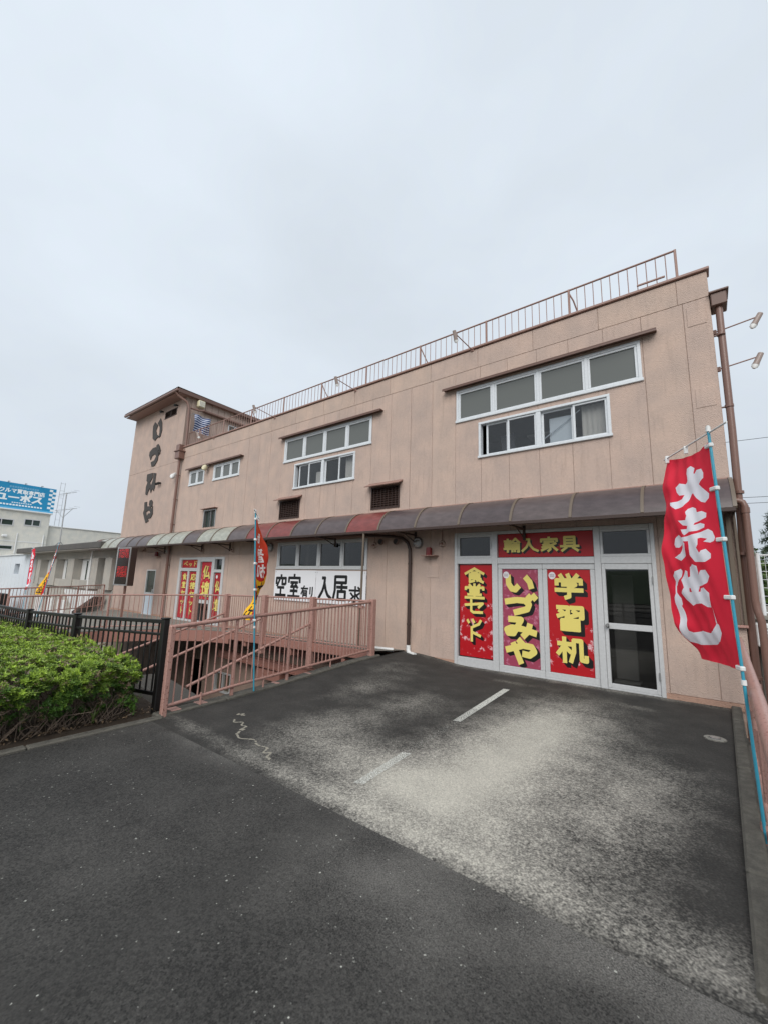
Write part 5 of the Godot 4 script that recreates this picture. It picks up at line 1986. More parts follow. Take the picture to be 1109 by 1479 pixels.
func cut_wall_x(b: Bld, x0: float, x1: float, z0: float, z1: float, y0: float, y1: float, holes: Array) -> void:
	for r in cut(z0, z1, y0, y1, holes):
		b.span(x0, x1, r[2], r[3], r[0], r[1])

func build_neighbours() -> void:
	# cream office building behind, its wall facing right
	var X := -45.0
	var ob := thing("office_building", "cream flat roofed office building in the distance behind the grey building", "building")
	var holes := [[-0.4, 4.2, 5.27, 5.78], [-2.16, -1.05, 5.4, 5.97], [-1.2, 4.2, 3.34, 3.66], [-2.9, -1.75, 3.2, 3.56], [-0.4, 4.0, 1.2, 2.0]]
	holes = [[-0.4, 1.9, 5.27, 5.8], [-2.16, -1.05, 5.4, 5.97], [-0.62, 1.9, 3.3, 3.66], [-2.9, -1.75, 3.2, 3.58], [-0.9, 1.9, 1.0, 1.9]]
	var b := Bld.new()
	cut_wall_x(b, X - 0.3, X, -2.75, 14.0, -3.0, 6.55, holes)
	b.span(-60, X - 0.31, -3.0, 6.5, -2.75, 14.0)
	put(b, "wall", M["cream_wall"], ob)
	b = Bld.new()
	b.bev(V(X - 7.0, 6.6, 5.6), V(14.4, 0.12, 16.9), 0.03)
	put(b, "roof_edge", M["white"], ob)
	b = Bld.new()
	b.span(-60, X - 0.25, -3.0, 5.55, -14.0, -2.76)
	put(b, "wing_wall", M["cream_wall"], ob)
	b = Bld.new()
	b.bev(V(X - 7.3, 5.58, -8.4), V(14.3, 0.1, 11.25), 0.03)
	put(b, "roof_edge", M["white"], ob)
	far_window(ob, X, -0.4, 1.9, 5.27, 5.8, 2, M["green_glass"])
	far_window(ob, X, -2.16, -1.05, 5.4, 5.97, 1, M["green_glass"])
	far_window(ob, X, -0.62, 1.9, 3.3, 3.66, 2, M["green_glass"])
	far_window(ob, X, -2.9, -1.75, 3.2, 3.58, 1, M["green_glass"])
	far_window(ob, X, -0.9, 1.9, 1.0, 1.9, 3, M["green_glass"])
	b = Bld.new()
	b.span(X + 0.001, X + 0.03, 4.0, 4.06, -2.7, 8.0)
	b.span(X + 0.001, X + 0.06, 2.62, 2.74, -2.7, 8.0)
	put(b, "ledge", M["white"], ob)
	b = Bld.new()
	b.bev(V(X + 0.12, 4.42, 0.05), V(0.25, 0.22, 0.35), 0.05)
	put(b, "vent_cowl", M["white"], ob)
	for z in [-0.75, -2.5]:
		b = Bld.new()
		b.tube(V(X + 0.05, 3.0, z), V(X + 0.05, 4.7, z), 0.04, 8)
		put(b, "drain_pipe", M["white"], ob)
	# billboard on its roof
	var im := Image.create(1024, 420, false, Image.FORMAT_RGB8)
	var blue := Color(0.10, 0.55, 0.74)
	im.fill(blue)
	var wt := Color(0.93, 0.95, 0.96)
	im.fill_rect(Rect2i(0, 392, 1024, 28), Color(0.35, 0.68, 0.84))
	# the board runs further left than the photograph shows; the lettering stands on its right part
	var t := "クルマ買取専門店"
	for i in t.length():
		glyph(im, t[i], Rect2(518 + 51 * i, 92, 46, 72), 10, wt)
	t = "ユーポス"
	for i in t.length():
		glyph(im, t[i], Rect2(500 + 104 * i, 172, 94, 120), 22, wt)
	for k in 12:
		im.fill_rect(Rect2i(600 + k * 22, 46, 17, 30), Color(0.42, 0.66, 0.80))
	for k in 15:
		im.fill_rect(Rect2i(516 + k * 27, 342, 20, 24), wt)
	for k in 9:
		im.fill_rect(Rect2i(640 + k * 20, 308, 15, 14), wt)
	for r in 10:
		for c in 2:
			if (r + c) % 2 == 0:
				im.fill_rect(Rect2i(960 + c * 32, 20 + r * 37, 32, 37), wt)
	var bb := thing("billboard", "blue roof billboard with white lettering and a checkered right edge", "billboard", "", V(X - 0.15, 7.76, 0.9))
	bb.rotation.y = PI / 2
	b = Bld.new()
	b.box(V(0, 0, 0), V(7.6, 2.16, 0.16))
	put(b, "board", print_mat(im, 0.5), bb)
	b = Bld.new()
	for x in [-3.0, -1.5, 0.0, 1.5, 3.2]:
		b.tube(V(x, -1.15, -0.3), V(x, 1.0, -0.3), 0.05, 6)
		b.tube(V(x, 0.8, -0.3), V(x, -1.1, -1.4), 0.04, 6)
	put(b, "support", M["steel"], bb)
	for x in [-0.6, 0.5, 1.6, 2.7]:
		b = Bld.new()
		b.tube(V(x, 1.05, 0), V(x, 1.12, 0.35), 0.02, 6)
		b.bev(V(x, 1.1, 0.4), V(0.16, 0.06, 0.12), 0.02)
		put(b, "board_lamp", M["steel"], bb)
	# lattice mast beside the board
	var lm := thing("ladder_mast", "thin pale ladder frame standing at the billboard's right end", "mast", "", V(X - 0.3, 5.6, -3.35))
	b = Bld.new()
	b.tube(V(0, 0, -0.16), V(0, 4.0, -0.16), 0.015, 6)
	b.tube(V(0, 0, 0.16), V(0, 4.0, 0.16), 0.015, 6)
	for k in 6:
		b.tube(V(0, 0.6 + k * 0.66, -0.16), V(0, 0.6 + k * 0.66, 0.16), 0.01, 6)
	put(b, "frame", M["steel"], lm)
	# grey single-storey building next to the shop
	var gb := thing("grey_building", "weathered grey building with columns, white doors and flat roof beyond the awning's end", "building")
	b = Bld.new()
	b.span(-35.0, -21.75, -3.0, 0.85, -0.3, 0.0)
	b.span(-35.0, -21.75, 2.35, 2.74, -0.3, -0.01)
	b.span(-35.0, -21.75, -3.0, 2.9, -9.0, -1.2)
	b.span(-35.0, -34.7, 0.85, 2.35, -1.2, -0.02)
	put(b, "wall", M["grey_wall"], gb)
	for q in [[-33.7, -33.0], [-30.9, -29.9], [-27.9, -26.9], [-24.3, -23.5], [-22.6, -21.8]]:
		b = Bld.new()
		b.bev(V((q[0] + q[1]) / 2, 1.6, -0.02), V(q[1] - q[0], 1.51, 0.4), 0.01)
		put(b, "column", M["grey_wall"], gb)
	b = Bld.new()
	b.bev(V(-29.0, 2.90, -3.9), V(14.6, 0.32, 9.4), 0.04)
	put(b, "roof_slab", M["roof_slab"], gb)
	b = Bld.new()
	b.bev(V(-29.0, 2.735, 0.32), V(14.5, 0.02, 0.9), 0.004)
	put(b, "soffit", M["grey_wall"], gb)
	var bay_x := [[-33.0, -30.9], [-29.9, -27.9], [-26.9, -24.3]]
	for q in bay_x:
		b = Bld.new()
		b.bev(V((q[0] + q[1]) / 2, 1.6, -0.24), V(q[1] - q[0], 1.5, 0.05), 0.006)
		var dr := put(b, "door", M["white"], gb)
		for u in [0.3, 0.72]:
			b = Bld.new()
			b.bev(V(lerpf(q[0], q[1], u), 1.75, -0.212), V(0.2, 1.0, 0.01), 0.003)
			put(b, "pane", M["green_glass"], dr)
	for q in bay_x:
		b = Bld.new()
		b.bev(V((q[0] + q[1]) / 2, 1.03, 0.06), V(q[1] - q[0] + 0.3, 0.42, 0.12), 0.01)
		put(b, "parapet", M["grey_wall"], gb)
	b = Bld.new()
	b.tube(V(-24.6, -1.0, 0.12), V(-24.6, 2.7, 0.12), 0.05, 8)
	put(b, "drain_pipe", M["white"], gb)
	for x in [-32.5, -30.5, -28.3, -26.0]:
		b = Bld.new()
		b.bev(V(x, -0.6, 0.05), V(1.1, 1.4, 0.12), 0.01)
		put(b, "shutter", M["white"], gb)
	# white stair cheek that runs down beside it
	var ss := thing("outside_stair", "white panelled outside stair with a dark sloping soffit, under the grey building's doors", "stair")
	b = Bld.new()
	b.prism(PackedVector2Array([Vector2(-26.4, 0.75), Vector2(-22.3, 0.78), Vector2(-22.3, 0.55), Vector2(-24.6, -0.25), Vector2(-26.4, 0.62)]), 0.45, 0.55)
	put(b, "cheek", M["white"], ss)
	b = Bld.new()
	b.prism(PackedVector2Array([Vector2(-24.7, -0.27), Vector2(-22.2, 0.54), Vector2(-22.2, 0.38), Vector2(-24.6, -0.42)]), 0.15, 0.6)
	put(b, "soffit", M["dark_brown"], ss)
	# aerial on the grey roof
	var an := thing("roof_aerial", "television aerial on a tripod mast on the grey roof", "aerial")
	b = Bld.new()
	b.tube(V(-32.5, 3.05, -0.5), V(-32.75, 6.75, -0.5), 0.035, 8)
	put(b, "mast", M["steel"], an)
	for d in [V(0.35, 0, 0.3), V(-0.35, 0, 0.3), V(0, 0, -0.4)]:
		b = Bld.new()
		b.tube(V(-32.5, 3.55, -0.5), V(-32.5, 3.05, -0.5) + d, 0.025, 6)
		put(b, "leg", M["steel"], an)
	for q in [[6.68, -1.6, 1.9, 7], [5.6, -2.0, 2.4, 6]]:
		b = Bld.new()
		var y: float = q[0]
		b.tube(V(-32.7 + q[1], y + 0.13, -0.5), V(-32.7 + q[2], y - 0.1, -0.5), 0.014, 6)
		for k in int(q[3]):
			var x: float = -32.7 + lerpf(q[1], q[2], k / (q[3] - 1.0))
			b.tube(V(x, y, -0.5 - 0.16), V(x, y, -0.5 + 0.16), 0.006, 5)
		if y < 6:
			b.tube(V(-34.3, y + 0.1, -0.5), V(-32.75, y - 0.5, -0.5), 0.015, 5)
			b.tube(V(-31.0, y - 0.05, -0.5), V(-32.75, y - 0.5, -0.5), 0.015, 5)
		put(b, "antenna", M["steel"], an)
	# pale cabin further left
	var cbn := thing("white_cabin", "pale bluish white metal cabin with one small dark window", "cabin")
	b = Bld.new()
	for r in cut(-46.0, -34.95, -3.0, 2.7, [[-38.8, -37.5, 1.4, 2.1]]):
		b.span(r[0], r[1], r[2], r[3], -0.2, 0.25)
	b.span(-44.2, -34.95, -3.0, 2.69, -3.0, -0.2)
	put(b, "wall", M["annex"], cbn)
	b = Bld.new()
	b.bev(V(-40.4, 2.73, -1.3), V(11.3, 0.06, 3.3), 0.01)
	put(b, "roof", M["white_metal"], cbn)
	b = Bld.new()
	b.span(-38.8, -37.5, 1.4, 2.1, -0.1, -0.05)
	put(b, "window", M["green_glass"], cbn)
	for k in 9:
		b = Bld.new()
		b.span(-44.0 + k, -43.97 + k, 0.3, 2.68, 0.25, 0.262) if k != 5 and k != 6 else b.span(-44.0 + k, -43.97 + k, -1.0, 1.3, 0.25, 0.262)
		put(b, "seam", M["white_metal"], cbn)
	# low goods lying below the bridge on the left
	var sk := thing("dark_trailer", "dark low trailer bed seen through the far railing", "trailer")
	b = Bld.new()
	b.bev(V(-36.0, -0.2, 1.6), V(2.6, 0.75, 1.0), 0.05)
	put(b, "body", M["black"], sk)
	for x in [-36.9, -35.1]:
		b = Bld.new()
		b.rings([V(x, -0.72, 2.0), V(x, -0.72, 2.14)], [0.32, 0.32], 16)
		put(b, "wheel", M["rubber"], sk)
	b = Bld.new()
	b.bev(V(-36.0, -1.5, 1.6), V(3.4, 0.9, 1.8), 0.03)
	put(b, "chassis", M["dark_concrete"], sk)

# ------------------------------------------------------------------ right edge: mesh fence, slope, trees, wires
func wire_panel(parent: Node, a: Vector3, c: Vector3, h0: float, h1: float) -> void:
	var n := int(a.distance_to(c) / 0.055)
	for k in n + 1:
		var u := float(k) / n
		var p := a.lerp(c, u)
		rod(parent, "wire", p, p + V(0, lerpf(h0, h1, u), 0), 0.003, M["white_metal"])
	for k in 8:
		var u := k / 7.0
		rod(parent, "cross_wire", a + V(0, h0 * u, 0), c + V(0, h1 * u, 0), 0.004 if k % 7 else 0.012, M["white_metal"])

func build_right_side() -> void:
	var b := Bld.new()
	b.bev(V(2.1, -0.9, -5.0), V(3.1, 4.2, 8.0), 0.03)
	structure(put(b, "terrace", M["dark_concrete"]))
	b = Bld.new()
	b.bev(V(2.1, 1.225, -5.0), V(3.14, 0.07, 8.04), 0.01)
	structure(put(b, "terrace_edge", M["concrete"]))
	var mf := thing("mesh_fence", "white welded wire mesh fence at the right edge of the picture", "fence")
	for p in [[0.69, -1.05], [2.4, -1.05], [0.80, -5.0]]:
		b = Bld.new()
		b.tube(V(p[0], 1.26, p[1]), V(p[0], 2.22, p[1]), 0.026, 10)
		b.rings([V(p[0], 2.22, p[1]), V(p[0], 2.235, p[1])], [0.03, 0.02], 10)
		put(b, "post", M["white_metal"], mf)
	wire_panel(mf, V(0.715, 1.3, -1.05), V(2.38, 1.3, -1.05), 0.9, 0.9)
	wire_panel(mf, V(0.69, 1.3, -1.1), V(0.80, 1.3, -5.0), 0.9, 0.9)
	var ac := thing("outdoor_unit", "grey white outdoor unit below the mesh fence, behind the brown pipes", "air conditioner", "", V(0.9, 0.98, -0.8))
	b = Bld.new()
	b.bev(V(0, 0, 0), V(0.72, 0.34, 0.28), 0.02)
	put(b, "case", M["white_metal"], ac)
	b = Bld.new()
	for k in 6:
		b.bev(V(0, -0.12 + k * 0.045, 0.146), V(0.6, 0.014, 0.012), 0.002)
	put(b, "grille", M["steel"], ac)
	b = Bld.new()
	b.bev(V(0, -0.2, -0.02), V(0.6, 0.06, 0.24), 0.01)
	put(b, "bracket", M["black"], ac)
	# plants and a conifer behind
	R.seed = 500
	conifer(V(3.6, -3.0, -24.0), 9.6, 2.5, "drooping dark conifer behind the mesh fence")
	bush("roadside_bush", "dense green bush seen between the awning's end and the brown pipes", V(1.2, 1.2, -11.0), V(1.3, 2.3, 1.4), 2600)
	bush("roadside_bush", "wide dark bush behind the mesh fence at the frame's right edge", V(3.2, 0.8, -14.0), V(2.0, 2.6, 1.8), 3200)
	for q in [["upper pair's first power line crossing the sky at the right edge", 10.2, 0.0], ["upper pair's second power line, just below the first at the right edge", 9.65, 0.2], ["single thin power line higher up at the right edge", 15.4, 0.6]]:
		b = Bld.new()
		var pts := []
		for k in 13:
			var u := k / 12.0
			pts.append(V(lerpf(-1.0, 40.0, u), q[1] + q[2] * u - 1.0 * sin(PI * u) * 0.5, -40.0))
		b.path(pts, 0.022, 6)
		tag(put(b, "power_line", M["black"]), q[0], "power line", "")

var sprig: ArrayMesh

func leaf_sprig(n: int, l: float, w: float, lift: float) -> ArrayMesh:
	var b := Bld.new()
	for k in n:
		var a := TAU * k / n + 0.4 * sin(k * 2.7)
		var d := V(cos(a), lift + 0.25 * sin(k * 5.1), sin(a)).normalized()
		var s := d.cross(Vector3.UP).normalized()
		var up := s.cross(d)
		var ll := l * (0.8 + 0.25 * sin(k * 3.3))
		var m := d * ll * 0.5
		b.quad(Vector3.ZERO, m + s * w + up * w * 0.5, d * ll, m, Vector2.ZERO, Vector2.ZERO, Vector2.ZERO, Vector2.ZERO)
		b.quad(Vector3.ZERO, m, d * ll, m - s * w + up * w * 0.5, Vector2.ZERO, Vector2.ZERO, Vector2.ZERO, Vector2.ZERO)
	return b.mesh()

func scatter(called: String, mesh: Mesh, m: Material, where: Array, cols: PackedColorArray, parent: Node) -> void:
	var mm := MultiMesh.new()
	mm.transform_format = MultiMesh.TRANSFORM_3D
	mm.use_colors = true
	mm.mesh = mesh
	mm.instance_count = where.size()
	for i in where.size():
		mm.set_instance_transform(i, where[i])
		mm.set_instance_color(i, cols[i])
	var o := MultiMeshInstance3D.new()
	o.name = called
	o.multimesh = mm
	o.material_override = m
	parent.add_child(o, true)
	stuff(o)

func turned(dir: Vector3, spin: float, size: float, at: Vector3) -> Transform3D:
	var up := dir.normalized()
	var x := up.cross(V(0.3, 0.1, 0.9)).normalized()
	var bs := Basis(x, up, x.cross(up)).rotated(up, spin)
	return Transform3D(bs.scaled(Vector3.ONE * size), at)

func bush(called: String, label: String, at: Vector3, size: Vector3, n: int) -> void:
	var o := thing(called, label, "bush", "", at)
	var f := noise(int(at.x * 10) + 7, 0.7, 3)
	var w := []
	var c := PackedColorArray()
	for i in n:
		var d := V(R.randfn(), R.randfn(), R.randfn()).normalized()
		d.y = absf(d.y) * 1.0 if R.randf() < 0.85 else d.y * 0.3
		var r := (0.8 + 0.35 * f.get_noise_3dv(d * 2.2)) * pow(R.randf(), 0.25)
		var p := d * r * size
		w.append(turned(d + V(0, 0.6, 0), R.randf() * TAU, 2.2 + 1.6 * R.randf(), p))
		var t := R.randf()
		c.append(Color(0.045 + 0.05 * t, 0.085 + 0.07 * t, 0.018 + 0.012 * t))
	scatter("foliage", leaf_sprig(5, 0.045, 0.011, 0.5), M["leaf"], w, c, o)
	for k in 5:
		var b := Bld.new()
		var a := TAU * k / 5.0
		b.tube(V(0, -0.3, 0), V(cos(a) * size.x * 0.5, size.y * 0.6, sin(a) * size.z * 0.5), 0.03, 6, 0.008)
		put(b, "stem", M["twig"], o)

func conifer(at: Vector3, h: float, r: float, label: String) -> void:
	var o := thing("conifer_tree", label, "tree", "", at)
	var b := Bld.new()
	b.rings([Vector3.ZERO, V(0.05, h * 0.5, 0), V(0, h, 0)], [0.16, 0.1, 0.02], 8)
	put(b, "trunk", M["trunk"], o)
	var w := []
	var c := PackedColorArray()
	var limbs := Bld.new()
	for k in 90:
		var y := lerpf(h * 0.25, h * 0.98, pow(k / 89.0, 0.85))
		var a := k * 2.4 + R.randf() * 0.5
		var l := r * (1.08 - y / h) * (0.7 + 0.5 * R.randf()) + 0.15
		var pts := []
		for s in 7:
			var u := s / 6.0
			pts.append(V(cos(a) * l * u, y + 0.25 * l * sin(u * 2.0) - 0.4 * l * u * u, sin(a) * l * u))
		limbs.rings([pts[0], pts[3], pts[6]], [0.03, 0.018, 0.006], 5, false)
		for s in 34:
			var u := R.randf()
			var i := mini(5, int(u * 6))
			var p: Vector3 = pts[i].lerp(pts[i + 1], u * 6 - i)
			w.append(turned(V(cos(a), -0.5 + R.randf() * 0.6, sin(a)), R.randf() * TAU, 2.4 + 2.2 * R.randf(), p + V(R.randfn() * 0.06, -0.12 * R.randf(), R.randfn() * 0.06)))
			var t := R.randf()
			c.append(Color(0.022 + 0.03 * t, 0.045 + 0.045 * t, 0.022 + 0.015 * t))
	put(limbs, "limbs", M["trunk"], o)
	scatter("crown", leaf_sprig(7, 0.075, 0.006, 0.5), M["needle"], w, c, o)

# ------------------------------------------------------------------ clipped hedge
func build_hedge() -> void:
	R.seed = 900
	var o := thing("azalea_hedge", "clipped azalea hedge with bright green tips beside the asphalt", "hedge")
	var f := noise(71, 1.1, 4)
	var f2 := noise(72, 3.2, 3)
	var w := []
	var c := PackedColorArray()
	var x1 := -5.12
	# outline: right end face at z = 5.72.., long side along x = -5.28, the top rising slightly to the back
	var top := func(x: float, z: float) -> float:
		return 0.645 + 0.05 * smoothstep(-5.5, -8.0, x) + 0.075 * f.get_noise_2d(x * 1.4, z * 1.4) + 0.03 * f2.get_noise_2d(x * 2, z * 2) - 0.10 * smoothstep(-5.4, -5.12, x) - 0.08 * smoothstep(5.85, 5.62, z)
	var tries := 62000
	for i in tries:
		var p: Vector3
		var d: Vector3
		var k := R.randf()
		if k < 0.56:
			var u := pow(R.randf(), 1.7)
			var x := lerpf(x1, -10.5, u)
			var z := lerpf(5.64, 8.6, pow(R.randf(), 1.2))
			var t: float = top.call(x, z)
			p = V(x, t - 0.10 * pow(R.randf(), 1.5), z)
			d = V(R.randfn() * 0.35 + 0.15, 1.0, R.randfn() * 0.35)
		elif k < 0.88:
			var z := lerpf(5.64, 8.4, pow(R.randf(), 1.1))
			var y := pow(R.randf(), 0.62)
			var t: float = top.call(x1 - 0.1, z)
			var bulge := 0.09 * sin(PI * clampf(y, 0, 1)) + 0.11 * f.get_noise_2d(z * 2.2 + 9, y * 1.7)
			p = V(x1 - 0.04 + bulge - 0.26 * pow(1.0 - y, 1.6) - 0.14 * pow(R.randf(), 2.0), 0.05 + y * t * 0.98, z)
			# the skirt is thin: bare wood shows
			if y < 0.62 and f2.get_noise_2d(z * 1.6, y * 3.0) < -0.06 + 0.24 * (0.62 - y):
				continue
			d = V(1.0, 0.5 + 0.5 * y, R.randfn() * 0.5)
		else:
			var x := lerpf(x1, -10.0, pow(R.randf(), 1.3))
			var y := pow(R.randf(), 0.7)
			p = V(x, 0.05 + y * (top.call(x, 5.75) as float), 5.63 + 0.1 * pow(R.randf(), 2.0) + 0.05 * f.get_noise_2d(x * 2, y * 2))
			d = V(R.randfn() * 0.4, 0.6, -1.0)
		# gaps between clumps
		if f2.get_noise_3dv(p * 1.5) < (-0.14 if k < 0.56 else -0.02):
			continue
		w.append(turned(d, R.randf() * TAU, 0.62 + 0.6 * R.randf(), p))
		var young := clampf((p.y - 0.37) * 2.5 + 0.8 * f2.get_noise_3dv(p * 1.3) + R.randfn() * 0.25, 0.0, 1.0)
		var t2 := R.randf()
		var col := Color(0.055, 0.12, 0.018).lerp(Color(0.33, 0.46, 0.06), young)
		if R.randf() < (0.03 if f.get_noise_3dv(p * 2.6) < 0.16 else 0.4):
			col = Color(0.24, 0.18, 0.115)
		c.append(Color(col.r * (0.8 + 0.4 * t2), col.g * (0.8 + 0.4 * t2), col.b))
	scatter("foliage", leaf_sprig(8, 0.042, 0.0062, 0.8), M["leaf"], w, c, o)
	# bare stems and twigs
	var b := Bld.new()
	for i in 1000:
		var z := lerpf(5.78, 8.5, R.randf())
		var x := x1 - 0.14 - 0.9 * pow(R.randf(), 2.0)
		var y0 := 0.0 if R.randf() < 0.5 else 0.1 + 0.35 * R.randf()
		var p := V(x, y0, z)
		var pts := [p]
		var dir := V(R.randfn() * 0.5 + 0.25, 1.0, R.randfn() * 0.6)
		for s in 3:
			p += dir.normalized() * (0.07 + 0.07 * R.randf())
			p.x = minf(p.x, x1 + 0.02)
			p.y = minf(p.y, 0.56)
			pts.append(p)
			dir += V(R.randfn() * 0.45, R.randfn() * 0.3, R.randfn() * 0.45)
		var r := 0.0025 + 0.004 * R.randf()
		b.rings(pts, [r, r * 0.8, r * 0.6, r * 0.35], 5, false)
	for i in 260:
		var z := lerpf(5.8, 8.0, R.randf())
		var x := lerpf(x1 - 0.1, -9.0, pow(R.randf(), 1.5))
		var t: float = top.call(x, z)
		var p := V(x, t - 0.15, z)
		b.rings([p, p + V(R.randfn() * 0.04, 0.09, R.randfn() * 0.04), p + V(R.randfn() * 0.07, 0.165, R.randfn() * 0.07)], [0.003, 0.0025, 0.001], 4, false)
	stuff(put(b, "twigs", M["twig"], o))
	# shadowed heart of woody matter
	b = Bld.new()
	for i in 900:
		var p := V(lerpf(x1 - 0.25, -10.4, pow(R.randf(), 1.4)), 0.02 + 0.42 * R.randf(), lerpf(5.85, 8.4, R.randf()))
		var q := p + V(R.randfn(), absf(R.randfn()) * 0.5, R.randfn()) * 0.16
		q.y = minf(q.y, 0.5)
		b.tube(p, q, 0.009, 4, 0.004)
	stuff(put(b, "branches", M["twig"], o))
	# litter and tufts below it
	var lw := []
	var lc := PackedColorArray()
	for i in 750:
		var z := lerpf(5.42, 8.6, R.randf())
		var x := -5.10 - 0.5 * pow(R.randf(), 1.6)
		if R.randf() < 0.2:
			x = -5.1 - 1.6 * R.randf()
			z = 5.3 + 0.42 * R.randf()
		lw.append(turned(V(R.randfn() * 0.4, 1, R.randfn() * 0.4), R.randf() * TAU, 0.5 + 0.7 * R.randf(), V(x, 0.035 + 0.015 * R.randf(), z)))
		var t := R.randf()
		lc.append(Color(0.06, 0.038, 0.022).lerp(Color(0.26, 0.18, 0.11), t * t * t))
	var lb := Bld.new()
	lb.quad(V(-0.02, 0, 0), V(0, 0.005, 0.009), V(0.025, 0.002, 0), V(0, 0.006, -0.009))
	scatter("fallen_leaves", lb.mesh(), M["leaf"], lw, lc, self)
	# strap leaved tufts at the end of the bed and behind the hedge
	for q in [[-5.32, 5.58, 0.30, "low grass tuft at the hedge's end near the black end post"], [-5.26, 5.98, 0.24, "grass tuft at the foot of the hedge beside dry leaves"], [-6.0, 5.55, 0.92, "tall pale blades of a plant behind the hedge, left of the black end post"], [-5.72, 5.5, 0.74, "few upright blades close behind the hedge's right end"]]:
		var g := thing("grass_tuft", q[3], "grass tuft", "", V(q[0], 0.02, q[1]))
		for k in 9 if q[2] < 0.5 else 5:
			var a := R.randf() * TAU
			var hh: float = q[2] * (0.6 + 0.4 * R.randf())
			var lean := 0.5 * hh if q[2] < 0.5 else 0.1 * hh
			b = Bld.new()
			var rows := []
			for s in 6:
				var u := s / 5.0
				var m := V(cos(a) * lean * u * u, hh * (u - 0.2 * u * u * (1.0 if q[2] < 0.5 else 0.0)), sin(a) * lean * u * u)
				var wd := 0.011 * (1.0 - u * u) + 0.0008
				var sd := V(-sin(a), 0, cos(a)) * wd
				rows.append([m - sd, m + V(0, -0.003, 0), m + sd])
			b.sheet(rows)
			put(b, "blade", M["grass"], g)

# ------------------------------------------------------------------ banners
func nobori(called: String, label: String, base: Vector3, tip: Vector3, y_top: float, length: float, width: float, dirs: Array, im: Image, group: String, bar_dir: Vector3) -> void:
	var o := thing(called, label, "banner", group)
	var b := Bld.new()
	b.tube(base, tip, 0.0105, 10)
	put(b, "pole", M["teal"], o)
	b = Bld.new()
	b.rings([tip - V(0, 0.03, 0), tip + V(0, 0.005, 0), tip + V(0, 0.02, 0)], [0.017, 0.017, 0.01], 10)
	b.rings([base.lerp(tip, 0.34), base.lerp(tip, 0.352)], [0.017, 0.017], 10)
	put(b, "cap", M["white"], o)
	var bd := bar_dir.normalized()
	b = Bld.new()
	var pt := base.lerp(tip, (y_top + 0.05 - base.y) / (tip.y - base.y))
	b.tube(pt - bd * 0.2 + V(0, 0.03, 0), pt + bd * (width + 0.03) + V(0, -0.01, 0), 0.007, 8)
	put(b, "cross_bar", M["white"], o)
	var rows := []
	var n := 80
	var m := 28
	for i in n + 1:
		var v := float(i) / n
		var y := y_top - v * length
		var pole := base.lerp(tip, (y - base.y) / (tip.y - base.y))
		var k := v * (dirs.size() - 1)
		var i0 := mini(int(k), dirs.size() - 2)
		var d: Vector3 = (dirs[i0] as Vector3).lerp(dirs[i0 + 1], smoothstep(0.0, 1.0, k - i0))
		var side := d.cross(Vector3.UP).normalized()
		var row := []
		for j in m + 1:
			var u := 1.0 - float(j) / m
			var p := pole + d * width * u
			p += side * (0.035 * sin(u * 5.0 + v * 7.0) * u + 0.014 * sin(v * 17.0 + u * 9.0) * u + 0.006 * sin(v * 43.0 - u * 16.0) * u + 0.005 * sin(v * 29.0 + u * 31.0) * smoothstep(0.05, 0.4, u))
			p.y += -0.04 * sin(PI * u) * (1.0 - v) + 0.04 * u * (1.0 - v)
			row.append(p + d.normalized() * 0.02)
		rows.append(row)
	b = Bld.new()
	b.sheet(rows)
	var cm := print_mat(im, 0.75)
	cm.backlight_enabled = true
	cm.backlight = lin(0.12, 0.05, 0.05)
	var cl := put(b, "cloth", cm, o)
	for v in [0.0, 0.22, 0.45, 0.7, 1.0]:
		var y: float = y_top - v * length - (0.03 if v == 0.0 else 0.0) + (0.02 if v == 1.0 else 0.0)
		var pole := base.lerp(tip, (y - base.y) / (tip.y - base.y))
		b = Bld.new()
		var d: Vector3 = dirs[int(v * (dirs.size() - 1))]
		b.bev(pole + d.normalized() * 0.018, V(0.075, 0.032, 0.034), 0.006, Basis(d.normalized(), Vector3.UP, d.normalized().cross(Vector3.UP)).orthonormalized())
		put(b, "tab", M["white"], o)
	for u in [0.5, 0.97]:
		b = Bld.new()
		b.bev(pt + bd * width * u + V(0, -0.02, 0), V(0.03, 0.07, 0.02), 0.005)
		put(b, "tab", M["white"], o)

